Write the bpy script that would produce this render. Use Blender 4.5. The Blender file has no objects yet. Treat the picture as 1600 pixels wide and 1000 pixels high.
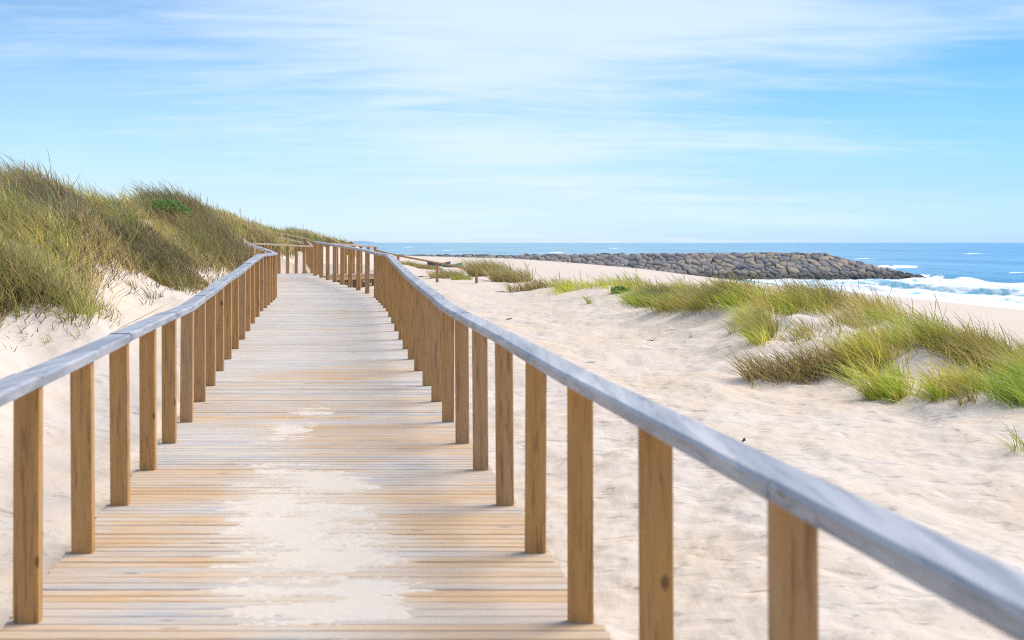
import bpy, bmesh, math, random
import numpy as np
from mathutils import Vector, Matrix

random.seed(7); RNG = np.random.default_rng(7)
scene = bpy.context.scene
COL = scene.collection

# ------------------------------------------------------------------ camera
F = 50.0 / 36.0 * 1600.0          # focal length in photo pixels
H = 1.47                          # eye height above the near decking
HOR = 379.0                       # horizon row in the photo
cam_d = bpy.data.cameras.new('camera'); cam = bpy.data.objects.new('camera', cam_d); COL.objects.link(cam)
cam.location = (0, 0, H); cam.rotation_euler = (math.radians(90), 0, 0)
cam_d.lens = 50; cam_d.sensor_width = 36; cam_d.shift_y = -(500 - HOR) / 1600
cam_d.clip_start = 0.05; cam_d.clip_end = 90000
cam_d.dof.use_dof = True; cam_d.dof.focus_distance = 20.0; cam_d.dof.aperture_fstop = 4.0
scene.camera = cam

# ------------------------------------------------------------------ sky and sun
SUN_EL = math.radians(53); SUN_AZ = math.radians(62)      # azimuth clockwise from +Y
world = bpy.data.worlds.new('World'); scene.world = world; world.use_nodes = True
nt = world.node_tree; nt.nodes.clear()
def N(tree, t, **kw):
    n = tree.nodes.new(t)
    for k, v in kw.items(): setattr(n, k, v)
    return n
def L(tree, a, b): tree.links.new(a, b)
def setin(n, **kw):
    for k, v in kw.items(): n.inputs[k.replace('_', ' ')].default_value = v
def math_node(tree, op, a, b=None, clamp=False):
    m = N(tree, 'ShaderNodeMath', operation=op, use_clamp=clamp)
    for i, v in enumerate((a, b)):
        if v is None: continue
        if isinstance(v, (int, float)): m.inputs[i].default_value = v
        else: L(tree, v, m.inputs[i])
    return m.outputs[0]
def mixc(tree, fac, a, b, blend='MIX'):
    m = N(tree, 'ShaderNodeMix', data_type='RGBA', blend_type=blend)
    for s, v in ((m.inputs[0], fac), (m.inputs[6], a), (m.inputs[7], b)):
        if isinstance(v, (int, float)): s.default_value = v
        elif isinstance(v, tuple): s.default_value = v if len(v) == 4 else v + (1,)
        else: L(tree, v, s)
    return m.outputs[2]
def maprange(tree, v, a, b, c=0.0, d=1.0, smooth=False):
    m = N(tree, 'ShaderNodeMapRange'); m.clamp = True
    if smooth: m.interpolation_type = 'SMOOTHSTEP'
    L(tree, v, m.inputs[0])
    for i, x in enumerate((a, b, c, d)): m.inputs[i + 1].default_value = x
    return m.outputs[0]
def noise(tree, vec, scale, detail=4, rough=0.55, dist=0.0):
    n = N(tree, 'ShaderNodeTexNoise'); setin(n, Scale=scale, Detail=detail, Roughness=rough, Distortion=dist)
    if vec is not None: L(tree, vec, n.inputs['Vector'])
    return n.outputs['Fac']
def mapping(tree, vec, scale=(1, 1, 1), loc=(0, 0, 0), rot=(0, 0, 0)):
    m = N(tree, 'ShaderNodeMapping'); L(tree, vec, m.inputs[0])
    m.inputs['Scale'].default_value = scale; m.inputs['Location'].default_value = loc; m.inputs['Rotation'].default_value = rot
    return m.outputs[0]

sky = N(nt, 'ShaderNodeTexSky', sky_type='NISHITA', sun_disc=False, sun_elevation=SUN_EL, sun_rotation=SUN_AZ)
sky.air_density = 1.0; sky.dust_density = 0.6; sky.ozone_density = 2.0; sky.altitude = 0
tc = N(nt, 'ShaderNodeTexCoord'); sep = N(nt, 'ShaderNodeSeparateXYZ'); L(nt, tc.outputs['Generated'], sep.inputs[0])
dx, dy, dz = sep.outputs
zc = math_node(nt, 'ADD', math_node(nt, 'MAXIMUM', dz, 0.0), 0.10)
cmb = N(nt, 'ShaderNodeCombineXYZ'); L(nt, math_node(nt, 'DIVIDE', dx, zc), cmb.inputs[0]); L(nt, math_node(nt, 'DIVIDE', dy, zc), cmb.inputs[1])
pv = cmb.outputs[0]
SKY_K = 0.076
tint_h = mixc(nt, maprange(nt, dx, -0.30, 0.36, 0, 1), (1.24, 1.50, 1.98, 1), (0.66, 1.00, 1.90, 1))
tint_u = mixc(nt, maprange(nt, dx, -0.30, 0.36, 0, 1), (0.76, 1.05, 1.34, 1), (0.34, 0.78, 1.48, 1))
tint = mixc(nt, maprange(nt, dz, 0.0, 0.16, 0, 1), tint_h, tint_u)
tint = mixc(nt, maprange(nt, dz, 0.0, 0.04, 1, 0, True), tint, mixc(nt, 1.0, tint, (1.14, 1.22, 1.24, 1), 'MULTIPLY'))
base_sky = mixc(nt, 1.0, mixc(nt, 1.0, sky.outputs[0], (SKY_K, SKY_K, SKY_K, 1), 'MULTIPLY'), tint, 'MULTIPLY')
n1 = noise(nt, mapping(nt, pv, (0.42, 0.75, 1), (3.1, 1.7, 0), (0, 0, 0.10)), 1.0, 5, 0.5, 0.4)
n2 = noise(nt, mapping(nt, pv, (0.8, 2.6, 1), (7.3, 0.4, 0), (0, 0, 0.10)), 1.0, 9, 0.62, 0.9)
n3 = noise(nt, mapping(nt, pv, (2.6, 7.0, 1), (1.3, 5.4, 0), (0, 0, 0.22)), 1.0, 7, 0.6, 0.6)
side = maprange(nt, math_node(nt, 'ABSOLUTE', math_node(nt, 'SUBTRACT', dx, 0.02)), 0.05, 0.30, 0.07, -0.09)
up = maprange(nt, dz, 0.015, 0.15, -0.03, 0.06)
cm = math_node(nt, 'ADD', math_node(nt, 'ADD', math_node(nt, 'MULTIPLY', n1, 0.56), math_node(nt, 'ADD', math_node(nt, 'MULTIPLY', n2, 0.30), math_node(nt, 'MULTIPLY', n3, 0.14))), math_node(nt, 'ADD', side, up))
cm = maprange(nt, cm, 0.41, 0.70, 0.0, 0.85, True)
sky_c = mixc(nt, cm, base_sky, (0.53, 0.62, 0.70, 1))
bg = N(nt, 'ShaderNodeBackground'); L(nt, sky_c, bg.inputs[0]); bg.inputs[1].default_value = 1.0
wo = N(nt, 'ShaderNodeOutputWorld'); L(nt, bg.outputs[0], wo.inputs[0])

sl = bpy.data.lights.new('sun', 'SUN'); sun = bpy.data.objects.new('sun', sl); COL.objects.link(sun)
sl.energy = 2.9; sl.angle = math.radians(40); sl.color = (1.0, 0.93, 0.83)
sdir = Vector((math.sin(SUN_AZ) * math.cos(SUN_EL), math.cos(SUN_AZ) * math.cos(SUN_EL), math.sin(SUN_EL)))
sun.rotation_euler = sdir.to_track_quat('Z', 'Y').to_euler()
scene.view_settings.view_transform = 'Standard'; scene.view_settings.look = 'None'
scene.view_settings.exposure = 0.62; scene.view_settings.gamma = 1.0
scene.render.engine = 'CYCLES'
scene.cycles.use_denoising = False
scene.cycles.pixel_filter_type = 'BLACKMAN_HARRIS'; scene.cycles.filter_width = 1.05
scene.cycles.max_bounces = 6; scene.cycles.transparent_max_bounces = 6
scene.cycles.volume_bounces = 0

# ------------------------------------------------------------------ helpers
def W(px, py, d):                        # a photo point at depth d -> world
    return Vector(((px - 800) * d / F, d, H - (py - HOR) * d / F))
def XX(px, d): return (px - 800) * d / F

def hash2(ix, iy, seed):
    h = (ix.astype(np.int64) * 374761393 + iy.astype(np.int64) * 668265263 + seed * 1442695041) & 0xffffffff
    h = ((h ^ (h >> 13)) * 1274126177) & 0xffffffff
    h = (h ^ (h >> 16)) & 0xffffffff
    return h / 4294967295.0
def vnoise(x, y, seed=0):
    ix = np.floor(x); iy = np.floor(y); fx = x - ix; fy = y - iy
    fx = fx * fx * fx * (fx * (fx * 6 - 15) + 10); fy = fy * fy * fy * (fy * (fy * 6 - 15) + 10)
    a = hash2(ix, iy, seed); b = hash2(ix + 1, iy, seed); c = hash2(ix, iy + 1, seed); d = hash2(ix + 1, iy + 1, seed)
    return (a + (b - a) * fx) * (1 - fy) + (c + (d - c) * fx) * fy
def fbm(x, y, octv=4, seed=0, gain=0.5):
    s = 0; a = 1.0; t = 0
    for o in range(octv):
        s = s + a * vnoise(x * 2 ** o + 17.3 * o, y * 2 ** o - 9.1 * o, seed + o); t += a; a *= gain
    return s / t
def sstep(t): t = np.clip(t, 0, 1); return t * t * (3 - 2 * t)

def raw_mesh(name, V, faces4=None, faces3=None, smooth=False):
    me = bpy.data.meshes.new(name)
    V = np.asarray(V, np.float32); nv = len(V)
    f4 = np.zeros((0, 4), np.int32) if faces4 is None else np.asarray(faces4, np.int32)
    f3 = np.zeros((0, 3), np.int32) if faces3 is None else np.asarray(faces3, np.int32)
    me.vertices.add(nv); me.vertices.foreach_set('co', V.ravel())
    loops = np.concatenate([f4.ravel(), f3.ravel()])
    me.loops.add(len(loops)); me.loops.foreach_set('vertex_index', loops)
    st = np.concatenate([np.arange(len(f4)) * 4, len(f4) * 4 + np.arange(len(f3)) * 3]).astype(np.int32)
    me.polygons.add(len(st)); me.polygons.foreach_set('loop_start', st)
    if smooth: me.polygons.foreach_set('use_smooth', np.ones(len(st), bool))
    me.update(calc_edges=True); me.validate()
    return me
def put(name, me, mat=None, parent=None, loc=None):
    o = bpy.data.objects.new(name, me); COL.objects.link(o)
    if mat is not None and me is not None:
        me.materials.clear(); me.materials.append(mat)
    if parent is not None: o.parent = parent
    if loc is not None: o.location = loc
    return o
def empty(name, loc=(0, 0, 0)):
    o = bpy.data.objects.new(name, None); COL.objects.link(o); o.location = loc; o.empty_display_size = 0.2
    return o
def tag(o, label=None, cat=None, group=None, kind=None):
    if label: o['label'] = label
    if cat: o['category'] = cat
    if group: o['group'] = group
    if kind: o['kind'] = kind
    return o
def vattr(me, name, arr):
    a = me.attributes.new(name, 'FLOAT', 'POINT'); a.data.foreach_set('value', np.asarray(arr, np.float32))
def cattr(me, name, rgb):
    a = me.attributes.new(name, 'FLOAT_COLOR', 'POINT')
    c = np.ones((len(rgb), 4), np.float32); c[:, :3] = rgb; a.data.foreach_set('color', c.ravel())
def grid_faces(nr, nc):
    i = np.arange(nr - 1)[:, None] * nc + np.arange(nc - 1)[None, :]
    return np.stack([i, i + 1, i + 1 + nc, i + nc], -1).reshape(-1, 4)
class MB:                                 # collects convex pieces into one mesh
    def __init__(s): s.v = []; s.f = []; s.n = 0; s.a = []
    def prism(s, sections, val=0.0):      # list of rings with equal vertex counts
        k = len(sections[0]); b = s.n
        for r in sections: s.v += [tuple(p) for p in r]; s.a += [val] * k
        for j in range(len(sections) - 1):
            for i in range(k):
                s.f.append((b + j * k + i, b + j * k + (i + 1) % k, b + (j + 1) * k + (i + 1) % k, b + (j + 1) * k + i))
        s.f.append(tuple(b + i for i in reversed(range(k))))
        s.f.append(tuple(b + (len(sections) - 1) * k + i for i in range(k)))
        s.n += k * len(sections)
    def box(s, x0, x1, y0, y1, z0, z1, c=0.004, val=0.0):
        def ring(z, q): return [(x0 + q, y0, z), (x1 - q, y0, z), (x1, y0 + q, z), (x1, y1 - q, z), (x1 - q, y1, z), (x0 + q, y1, z), (x0, y1 - q, z), (x0, y0 + q, z)]
        def ringi(z, i): return [(x0 + c + 0, y0 + i, z), (x1 - c, y0 + i, z), (x1 - i, y0 + c, z), (x1 - i, y1 - c, z), (x1 - c, y1 - i, z), (x0 + c, y1 - i, z), (x0 + i, y1 - c, z), (x0 + i, y0 + c, z)]
        s.prism([ringi(z0, 0), ringi(z1 - c, 0), ringi(z1, c * 0.8)], val)
    def build(s, name, mat, parent=None, loc=None):
        me = bpy.data.meshes.new(name); me.from_pydata(s.v, [], s.f); me.update()
        bm = bmesh.new(); bm.from_mesh(me); bmesh.ops.recalc_face_normals(bm, faces=bm.faces); bm.to_mesh(me); bm.free()
        vattr(me, 'rnd', s.a)
        return put(name, me, mat, parent, loc)

# ------------------------------------------------------------------ materials
def mat_new(name):
    m = bpy.data.materials.new(name); m.use_nodes = True; t = m.node_tree; b = t.nodes['Principled BSDF']
    return m, t, b
def bump(t, b, h, strength=0.5, dist=0.01):
    n = N(t, 'ShaderNodeBump'); n.inputs['Strength'].default_value = strength; n.inputs['Distance'].default_value = dist
    L(t, h, n.inputs['Height']); L(t, n.outputs[0], b.inputs['Normal'])
def objco(t): return N(t, 'ShaderNodeTexCoord').outputs['Object']
def geopos(t): return N(t, 'ShaderNodeNewGeometry').outputs['Position']
def attr(t, name, out='Fac'):
    a = N(t, 'ShaderNodeAttribute'); a.attribute_name = name; return a.outputs[out]

# sand
m_sand, t, b = mat_new('dune_sand')
p = geopos(t)
big = noise(t, p, 0.35, 4, 0.6); mid = noise(t, mapping(t, p, (1, 1, 2)), 2.2, 5, 0.6); fine = noise(t, p, 60, 3, 0.6)
c = mixc(t, maprange(t, big, 0.38, 0.66, 0, 1), (0.64, 0.545, 0.445), (0.65, 0.515, 0.37))
c = mixc(t, maprange(t, mid, 0.42, 0.62, 0, 0.5), c, (0.67, 0.59, 0.50))
c = mixc(t, maprange(t, fine, 0.6, 0.75, 0, 0.35), c, (0.34, 0.27, 0.20))
spk = noise(t, p, 14, 2, 0.5); c = mixc(t, maprange(t, spk, 0.70, 0.76, 0, 0.5), c, (0.22, 0.17, 0.12))
wet = attr(t, 'wet'); c = mixc(t, wet, c, (0.33, 0.255, 0.19))
L(t, c, b.inputs['Base Color'])
b.inputs['Roughness'].default_value = 0.95; b.inputs['Specular IOR Level'].default_value = 0.15
L(t, maprange(t, wet, 0.3, 1.0, 0.95, 0.4), b.inputs['Roughness'])
rp = mapping(t, p, (1.0, 1.0, 1.0), (0, 0, 0), (0, 0, 0.5))
vor = N(t, 'ShaderNodeTexVoronoi', feature='SMOOTH_F1'); setin(vor, Scale=3.0, Smoothness=0.6)
wob = N(t, 'ShaderNodeTexNoise'); setin(wob, Scale=3.0, Detail=2.0); L(t, p, wob.inputs['Vector'])
vm = N(t, 'ShaderNodeVectorMath', operation='MULTIPLY_ADD'); L(t, wob.outputs['Color'], vm.inputs[0]); vm.inputs[1].default_value = (0.35, 0.35, 0); L(t, mapping(t, p, (1.0, 1.5, 0)), vm.inputs[2])
L(t, vm.outputs[0], vor.inputs['Vector'])
pit = maprange(t, vor.outputs['Distance'], 0.08, 0.38, 0, 1, True)
rough_n = noise(t, p, 9, 5, 0.65)
windr = noise(t, mapping(t, p, (5.0, 0.45, 1), (0, 0, 0), (0, 0, 0.55)), 1.0, 4, 0.6, 0.3)
hsum = math_node(t, 'ADD', math_node(t, 'MULTIPLY', pit, attr(t, 'trod')), math_node(t, 'MULTIPLY', rough_n, 0.45))
hsum = math_node(t, 'ADD', math_node(t, 'ADD', hsum, math_node(t, 'MULTIPLY', windr, 0.6)), math_node(t, 'MULTIPLY', fine, 0.10))
v2 = N(t, 'ShaderNodeTexVoronoi', feature='F1'); setin(v2, Scale=7.0); L(t, vm.outputs[0], v2.inputs['Vector'])
hsum = math_node(t, 'ADD', hsum, math_node(t, 'MULTIPLY', maprange(t, v2.outputs['Distance'], 0.05, 0.45, 0, 0.45), attr(t, 'trod')))
bump(t, b, hsum, 0.85, 0.024)

def wood(name, c1, c2, c3, axis, rough=0.75, dark=(0.10, 0.055, 0.025), knots=True, spec=0.3, per_piece=False, grain=1.0):
    m, t, b = mat_new(name)
    oi = N(t, 'ShaderNodeObjectInfo'); r = oi.outputs['Random']
    if per_piece: r = attr(t, 'rnd')
    p = objco(t)
    off = N(t, 'ShaderNodeCombineXYZ'); 
    for i in range(3): L(t, math_node(t, 'MULTIPLY', r, 37.0 + 11 * i), off.inputs[i])
    va = N(t, 'ShaderNodeVectorMath', operation='ADD'); L(t, p, va.inputs[0]); L(t, off.outputs[0], va.inputs[1]); p = va.outputs[0]
    s = {'Z': (1, 1, 0.07), 'X': (0.05, 1, 1), 'Y': (1, 0.05, 1)}[axis]
    g = noise(t, mapping(t, p, s), 55 * grain, 4, 0.6, 0.6)
    g2 = noise(t, mapping(t, p, s), 11 * grain, 3, 0.6, 1.2)
    c = mixc(t, maprange(t, r, 0.0, 1.0, 0, 1), c1 + (1,), c2 + (1,))
    c = mixc(t, maprange(t, g2, 0.35, 0.68, 0, 0.75), c, c3 + (1,))
    c = mixc(t, maprange(t, g, 0.52, 0.70, 0, 0.65), c, dark + (1,))
    g3 = noise(t, mapping(t, p, s), 24 * grain, 5, 0.7, 0.8); c = mixc(t, maprange(t, g3, 0.45, 0.62, 0, 0.4), c, tuple(v_ * 0.62 for v_ in c1) + (1,))
    if knots:
        v = N(t, 'ShaderNodeTexVoronoi', feature='F1'); setin(v, Scale=3.2)
        ks = {'Z': (1.6, 1.6, 0.9), 'X': (0.5, 2.4, 2.4), 'Y': (2.4, 0.5, 2.4)}[axis]
        L(t, mapping(t, p, ks), v.inputs['Vector'])
        k = maprange(t, v.outputs['Distance'], 0.045, 0.11, 0.75, 0.0, True)
        c = mixc(t, k, c, (0.09, 0.045, 0.02, 1))
    L(t, c, b.inputs['Base Color']); b.inputs['Roughness'].default_value = rough; b.inputs['Specular IOR Level'].default_value = spec
    bump(t, b, g, 0.5, 0.003)
    return m
m_post = wood('brown_post_wood', (0.60, 0.32, 0.095), (0.54, 0.34, 0.175), (0.46, 0.25, 0.105), 'Z')
m_rail = wood('weathered_rail_wood', (0.29, 0.30, 0.32), (0.40, 0.40, 0.405), (0.60, 0.585, 0.56), 'Y', 0.5, (0.15, 0.15, 0.17), True, 0.5, grain=0.6)
m_far = wood('pale_far_wood', (0.38, 0.27, 0.17), (0.44, 0.33, 0.22), (0.52, 0.42, 0.30), 'X', 0.7)
m_beam = wood('beam_wood', (0.36, 0.24, 0.13), (0.40, 0.28, 0.17), (0.30, 0.20, 0.11), 'Y', 0.8)

# decking: every board has its own tone; grey-white weathering and honey patches where feet and sand wore it
m_deck, t, b = mat_new('weathered_decking')
p = objco(t); r = attr(t, 'rnd')
sh = N(t, 'ShaderNodeCombineXYZ'); L(t, math_node(t, 'MULTIPLY', r, 53.0), sh.inputs[0]); L(t, math_node(t, 'MULTIPLY', r, 7.0), sh.inputs[2])
va = N(t, 'ShaderNodeVectorMath', operation='ADD'); L(t, p, va.inputs[0]); L(t, sh.outputs[0], va.inputs[1]); pp = va.outputs[0]
g = noise(t, mapping(t, pp, (0.035, 1, 1)), 95, 4, 0.6, 0.3)
g2 = noise(t, mapping(t, pp, (0.22, 1.0, 1)), 9, 4, 0.65, 0.3)
sp = N(t, 'ShaderNodeSeparateXYZ'); L(t, p, sp.inputs[0])
pt = noise(t, mapping(t, p, (0.55, 0.50, 1), (1.3, 0.35, 0)), 1.0, 3, 0.5, 0.2)
near = maprange(t, sp.outputs[1], 8.0, 18.0, 0.13, -0.10)
honey = maprange(t, math_node(t, 'ADD', math_node(t, 'ADD', pt, near), math_node(t, 'MULTIPLY', math_node(t, 'SUBTRACT', g2, 0.5), 0.75)), 0.44, 0.64, 0, 1)
c = mixc(t, maprange(t, r, 0, 1), (0.47, 0.46, 0.44, 1), (0.64, 0.54, 0.41, 1))
c = mixc(t, maprange(t, g2, 0.38, 0.62, 0, 0.7), c, (0.67, 0.60, 0.52, 1))
g4 = noise(t, mapping(t, pp, (0.10, 1, 1)), 38, 4, 0.6, 0.3); c = mixc(t, maprange(t, g4, 0.56, 0.70, 0, 0.45), c, (0.40, 0.33, 0.26, 1))
c = mixc(t, math_node(t, 'MULTIPLY', honey, maprange(t, r, 0.0, 0.8, 0.40, 0.92)), c, (0.62, 0.39, 0.19, 1))
c = mixc(t, maprange(t, g, 0.54, 0.70, 0, 0.65), c, (0.25, 0.18, 0.13, 1))
wl = N(t, 'ShaderNodeTexWave', wave_type='BANDS', bands_direction='Y'); setin(wl, Scale=10.6, Distortion=0.6, Detail=2.0); L(t, p, wl.inputs['Vector'])
c = mixc(t, math_node(t, 'MULTIPLY', maprange(t, wl.outputs['Fac'], 0.0, 0.22, 0.55, 0.0), maprange(t, noise(t, mapping(t, pp, (0.3, 1, 1)), 5, 3), 0.4, 0.6)), c, (0.22, 0.17, 0.13, 1))
kn = N(t, 'ShaderNodeTexVoronoi', feature='F1'); setin(kn, Scale=2.4); L(t, mapping(t, pp, (0.8, 2.6, 1)), kn.inputs['Vector'])
c = mixc(t, maprange(t, kn.outputs['Distance'], 0.04, 0.10, 0.7, 0, True), c, (0.16, 0.12, 0.11, 1))
cxn = math_node(t, 'ADD', math_node(t, 'ADD', sp.outputs[0], 0.98), math_node(t, 'MULTIPLY', math_node(t, 'SUBTRACT', sp.outputs[1], 7.0), 0.17))
ex = math_node(t, 'POWER', math_node(t, 'MULTIPLY', math_node(t, 'ABSOLUTE', cxn), 1.65), 3.0)
ey = math_node(t, 'POWER', math_node(t, 'MULTIPLY', math_node(t, 'ABSOLUTE', math_node(t, 'SUBTRACT', sp.outputs[1], 7.4)), 0.40), 4.0)
dn_ = noise(t, mapping(t, p, (1.2, 9, 1)), 1.6, 6, 0.65, 0.3)
du = math_node(t, 'SUBTRACT', math_node(t, 'ADD', math_node(t, 'MULTIPLY', dn_, 1.8), 0.0), math_node(t, 'ADD', ex, ey))
c = mixc(t, maprange(t, du, 0.20, 1.3, 0, 0.85), c, (0.67, 0.585, 0.47, 1))
dall = noise(t, mapping(t, p, (0.5, 2.2, 1)), 1.7, 6, 0.7); c = mixc(t, maprange(t, dall, 0.5, 0.75, 0, 0.45), c, (0.68, 0.60, 0.48, 1))
L(t, c, b.inputs['Base Color']); b.inputs['Roughness'].default_value = 0.7; b.inputs['Specular IOR Level'].default_value = 0.3
wv = N(t, 'ShaderNodeTexWave', wave_type='BANDS', bands_direction='Y'); setin(wv, Scale=13.0, Distortion=0.25, Detail=1.0); L(t, p, wv.inputs['Vector'])
bump(t, b, math_node(t, 'ADD', math_node(t, 'MULTIPLY', wv.outputs['Fac'], 0.8), g), 0.55, 0.004)

# ------------------------------------------------------------------ the boardwalk's course (measured post by post)
SP = 1.228; D0 = 5.49
LPX = [60, 144, 200, 242, 274, 300, 320, 335.7, 349, 361, 372.5, 382.5, 390.5, 398, 405, 411, 417, 421.7, 425.8, 429.5, 432.5]
RPX = [887, 820, 775, 739, 711.7, 690.5, 674, 660, 647, 637, 629, 622.5, 616, 611, 606.5, 602.5, 598.5, 594.5, 591, 587.5, 584]
DI = [D0 + SP * i for i in range(21)]
LX = [XX(p_, d_) for p_, d_ in zip(LPX, DI)]          # inner (right) face of the left posts
RX = [XX(p_, d_) for p_, d_ in zip(RPX, DI)]          # inner (left) face of the right posts
pre = [D0 + SP * i for i in range(-5, 0)]
Yk = pre + DI + [39.5, 49.0, 57.0]
LXk = [LX[0] + 0.130 * (D0 - d_) / 1.0 for d_ in pre] + LX + [XX(371, 39.5), XX(487, 49.0), XX(480, 57.0)]
RXk = [RX[0] + 0.140 * (D0 - d_) / 1.0 for d_ in pre] + RX + [XX(490, 39.5), XX(587, 49.0), XX(480, 57.0) + 2.1]
def lin(y): return np.interp(y, Yk, LXk)
def rin(y): return np.interp(y, Yk, RXk)
ZY = [0, 11.8, 12.86, 14.1, 15.3, 16.5, 17.8, 19, 20.2, 21.45, 22.7, 23.9, 30.05, 31.2, 33.6, 36, 38.3, 39.5, 41.5, 49, 57]
ZZ = [0, 0, .03, .05, .085, .11, .14, .175, .21, .25, .285, .315, .30, .35, .41, .47, .52, .55, .55, .41, .60]
def dz_(y): return np.interp(y, ZY, ZZ)

# ------------------------------------------------------------------ terrain
CP = []
def c3(px, py, d): v = W(px, py, d); CP.append((v.x, v.y, v.z))
def cw(x, y, z): CP.append((x, y, z))
for X_ in (1.6, 3, 5): cw(X_, 5, -.30)
for X_ in (-1.2, 0.6): cw(X_, 6, -.40)
for (x, y, z) in [(1.2, 8, -.3), (3, 8, -.27), (-2.9, 8.0, -.22), (0, 9, -.4), (-1.5, 10, -.4), (1, 12, -.27), (3, 12, -.25), (-1.6, 14, -.35), (-2.6, 17.8, -.3),
                  (-3.4, 24, -.12), (-4.2, 30, -.05), (-5.5, 35, .05), (-6.3, 40, .05), (-5.8, 49, .02), (-6.2, 56, .15), (-1.2, 18, -.22), (-2, 24, -.15), (-2.1, 30, -.08), (-3.6, 40, -.02), (-4.2, 45, 0), (-3.3, 50, .12)]:
    cw(x, y, z)
for q in [(1550, 700, 11.9), (1550, 622, 14.3), (1560, 592, 15.6), (1580, 570, 17.2), (1450, 660, 13.6), (1450, 610, 15.2), (1450, 566, 17.3), (1450, 530, 19.6),
          (1350, 640, 14.4), (1350, 600, 16), (1350, 550, 18.5), (1350, 512, 21.0), (1350, 490, 23), (1250, 640, 14.4), (1250, 592, 17), (1250, 536, 19.5), (1250, 496, 22.6), (1235, 464, 26),
          (1150, 640, 14.4), (1150, 590, 17), (1150, 540, 19.5), (1150, 500, 23), (1150, 478, 26.5), (1180, 462, 28.5),
          (1050, 600, 16.5), (1050, 550, 20), (1050, 510, 24), (1050, 478, 29), (1050, 466, 33), (950, 600, 16.5), (950, 520, 25), (950, 480, 31), (950, 450, 38),
          (880, 520, 24.8), (880, 470, 35), (880, 455, 40), (880, 449, 43.5), (800, 520, 25), (800, 470, 37.5), (800, 446, 50), (800, 434, 58),
          (700, 470, 37), (700, 440, 52), (700, 429, 62), (640, 425, 60), (640, 412, 75), (600, 410, 70), (760, 428, 62), (640, 405, 92),
          (0, 1000, 6.2), (0, 800, 8.5), (0, 700, 10), (0, 600, 11.9), (0, 500, 13.6), (0, 400, 16), (0, 308, 19.2), (-200, 600, 10), (-200, 400, 13), (-200, 285, 17),
          (100, 800, 8.7), (100, 600, 12.8), (100, 500, 14.8), (100, 400, 16.8), (100, 308, 20.5), (160, 560, 13.5), (160, 470, 17.2), (160, 430, 18.6), (160, 380, 20.5), (180, 322, 24.5),
          (230, 500, 17.5), (230, 450, 20), (230, 400, 22.6), (230, 355, 26), (240, 315, 29), (300, 470, 20), (300, 430, 23), (300, 375, 27), (295, 313, 32),
          (370, 430, 27), (374, 402, 35), (340, 333, 41), (368, 346, 47), (400, 356, 56), (408, 405, 42), (425, 392, 50), (430, 364, 66), (480, 422, 50), (470, 394, 60), (462, 363, 78), (525, 390, 85), (505, 374, 95), (545, 387, 110),
          (0, 360, 26), (100, 365, 28), (200, 356, 33), (-200, 350, 24), (280, 340, 42), (280, 372, 58), (360, 366, 66), (0, 384, 40), (150, 384, 48), (380, 380, 75), (0, 385, 70), (200, 385, 80), (340, 376, 105), (-200, 385, 60)]:
    c3(*q)
CP = np.array(CP)
def tps_coords(X, Y):
    Yc = np.clip(Y, 5.0, 115.0)
    u = np.clip(X / Yc * F, -1050, 900) / 250.0
    return u, np.log(Yc) * 4.0
cu, cv = tps_coords(CP[:, 0], CP[:, 1])
def phi(r2): return 0.5 * r2 * np.log(r2 + 1e-9)
n_ = len(CP)
Kmat = phi((cu[:, None] - cu[None]) ** 2 + (cv[:, None] - cv[None]) ** 2) + np.eye(n_) * 0.02
Pm = np.stack([np.ones(n_), cu, cv], 1)
A_ = np.block([[Kmat, Pm], [Pm.T, np.zeros((3, 3))]])
wts = np.linalg.solve(A_, np.concatenate([CP[:, 2], np.zeros(3)]))
def tps(X, Y):
    u, v = tps_coords(X, Y); out = np.empty(len(u))
    for s in range(0, len(u), 60000):
        uu = u[s:s + 60000, None]; vv = v[s:s + 60000, None]
        out[s:s + 60000] = phi((uu - cu) ** 2 + (vv - cv) ** 2) @ wts[:-3] + wts[-3] + wts[-2] * uu[:, 0] + wts[-1] * vv[:, 0]
    return out
SEA = H - 10.0
def shore_shift(Y): return np.interp(Y, [0, 100, 204, 260, 320, 358, 5000], [30, 24, 14, 7, 2, 0, 0])
def beachz(X, Y):
    s = X - shore_shift(Y)
    return np.interp(s, [-400, -120, -60, -25, 0, 13.8, 34.5, 45, 52, 59, 66, 80, 200], [0, -.8, -1.7, -2.3, -2.95, -3.85, -5.6, -6.9, -7.75, -8.5, -8.9, -9.6, -16])
def ridge_x(Y): return np.interp(Y, [0, 8, 14, 18, 22, 26, 28.5, 33, 38, 43, 52, 60, 75, 100, 150, 400, 2000], [11, 9.5, 7.6, 6.6, 5.9, 5.3, 5.0, 3.9, 2.9, 1.7, .6, -.6, -4.2, -12.5, -22, -60, -300])
BUMPS = [(20, 14.2, 1.3, .8, .36), (50, 17.0, 1.5, .8, -.32), (1475, 17.0, 1.3, .6, .30), (1255, 21.6, .6, .6, .16), (1315, 19.4, .55, .45, .16), (1150, 24.5, .9, 1.3, .28), (1575, 14.3, 1.1, .7, .14), (985, 33, 1.4, 2.2, .26), (1105, 27, 1.2, 1.3, .24), (1110, 19.3, 1.3, 1.0, -.10), (1560, 12.8, 1.0, .6, .12),
         (1250, 16.8, .85, .30, .10), (1260, 18.1, .7, .45, -.14), (1390, 19.6, .6, .5, -.10), (1400, 15.3, .4, .4, .12), (1180, 19.5, .5, .6, .12), (1075, 22.5, .9, 1.2, -.08), (880, 40, 1.4, 3, .12), (205, 19.5, .45, .8, -.12), (165, 20, .5, .6, .10)]
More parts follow.
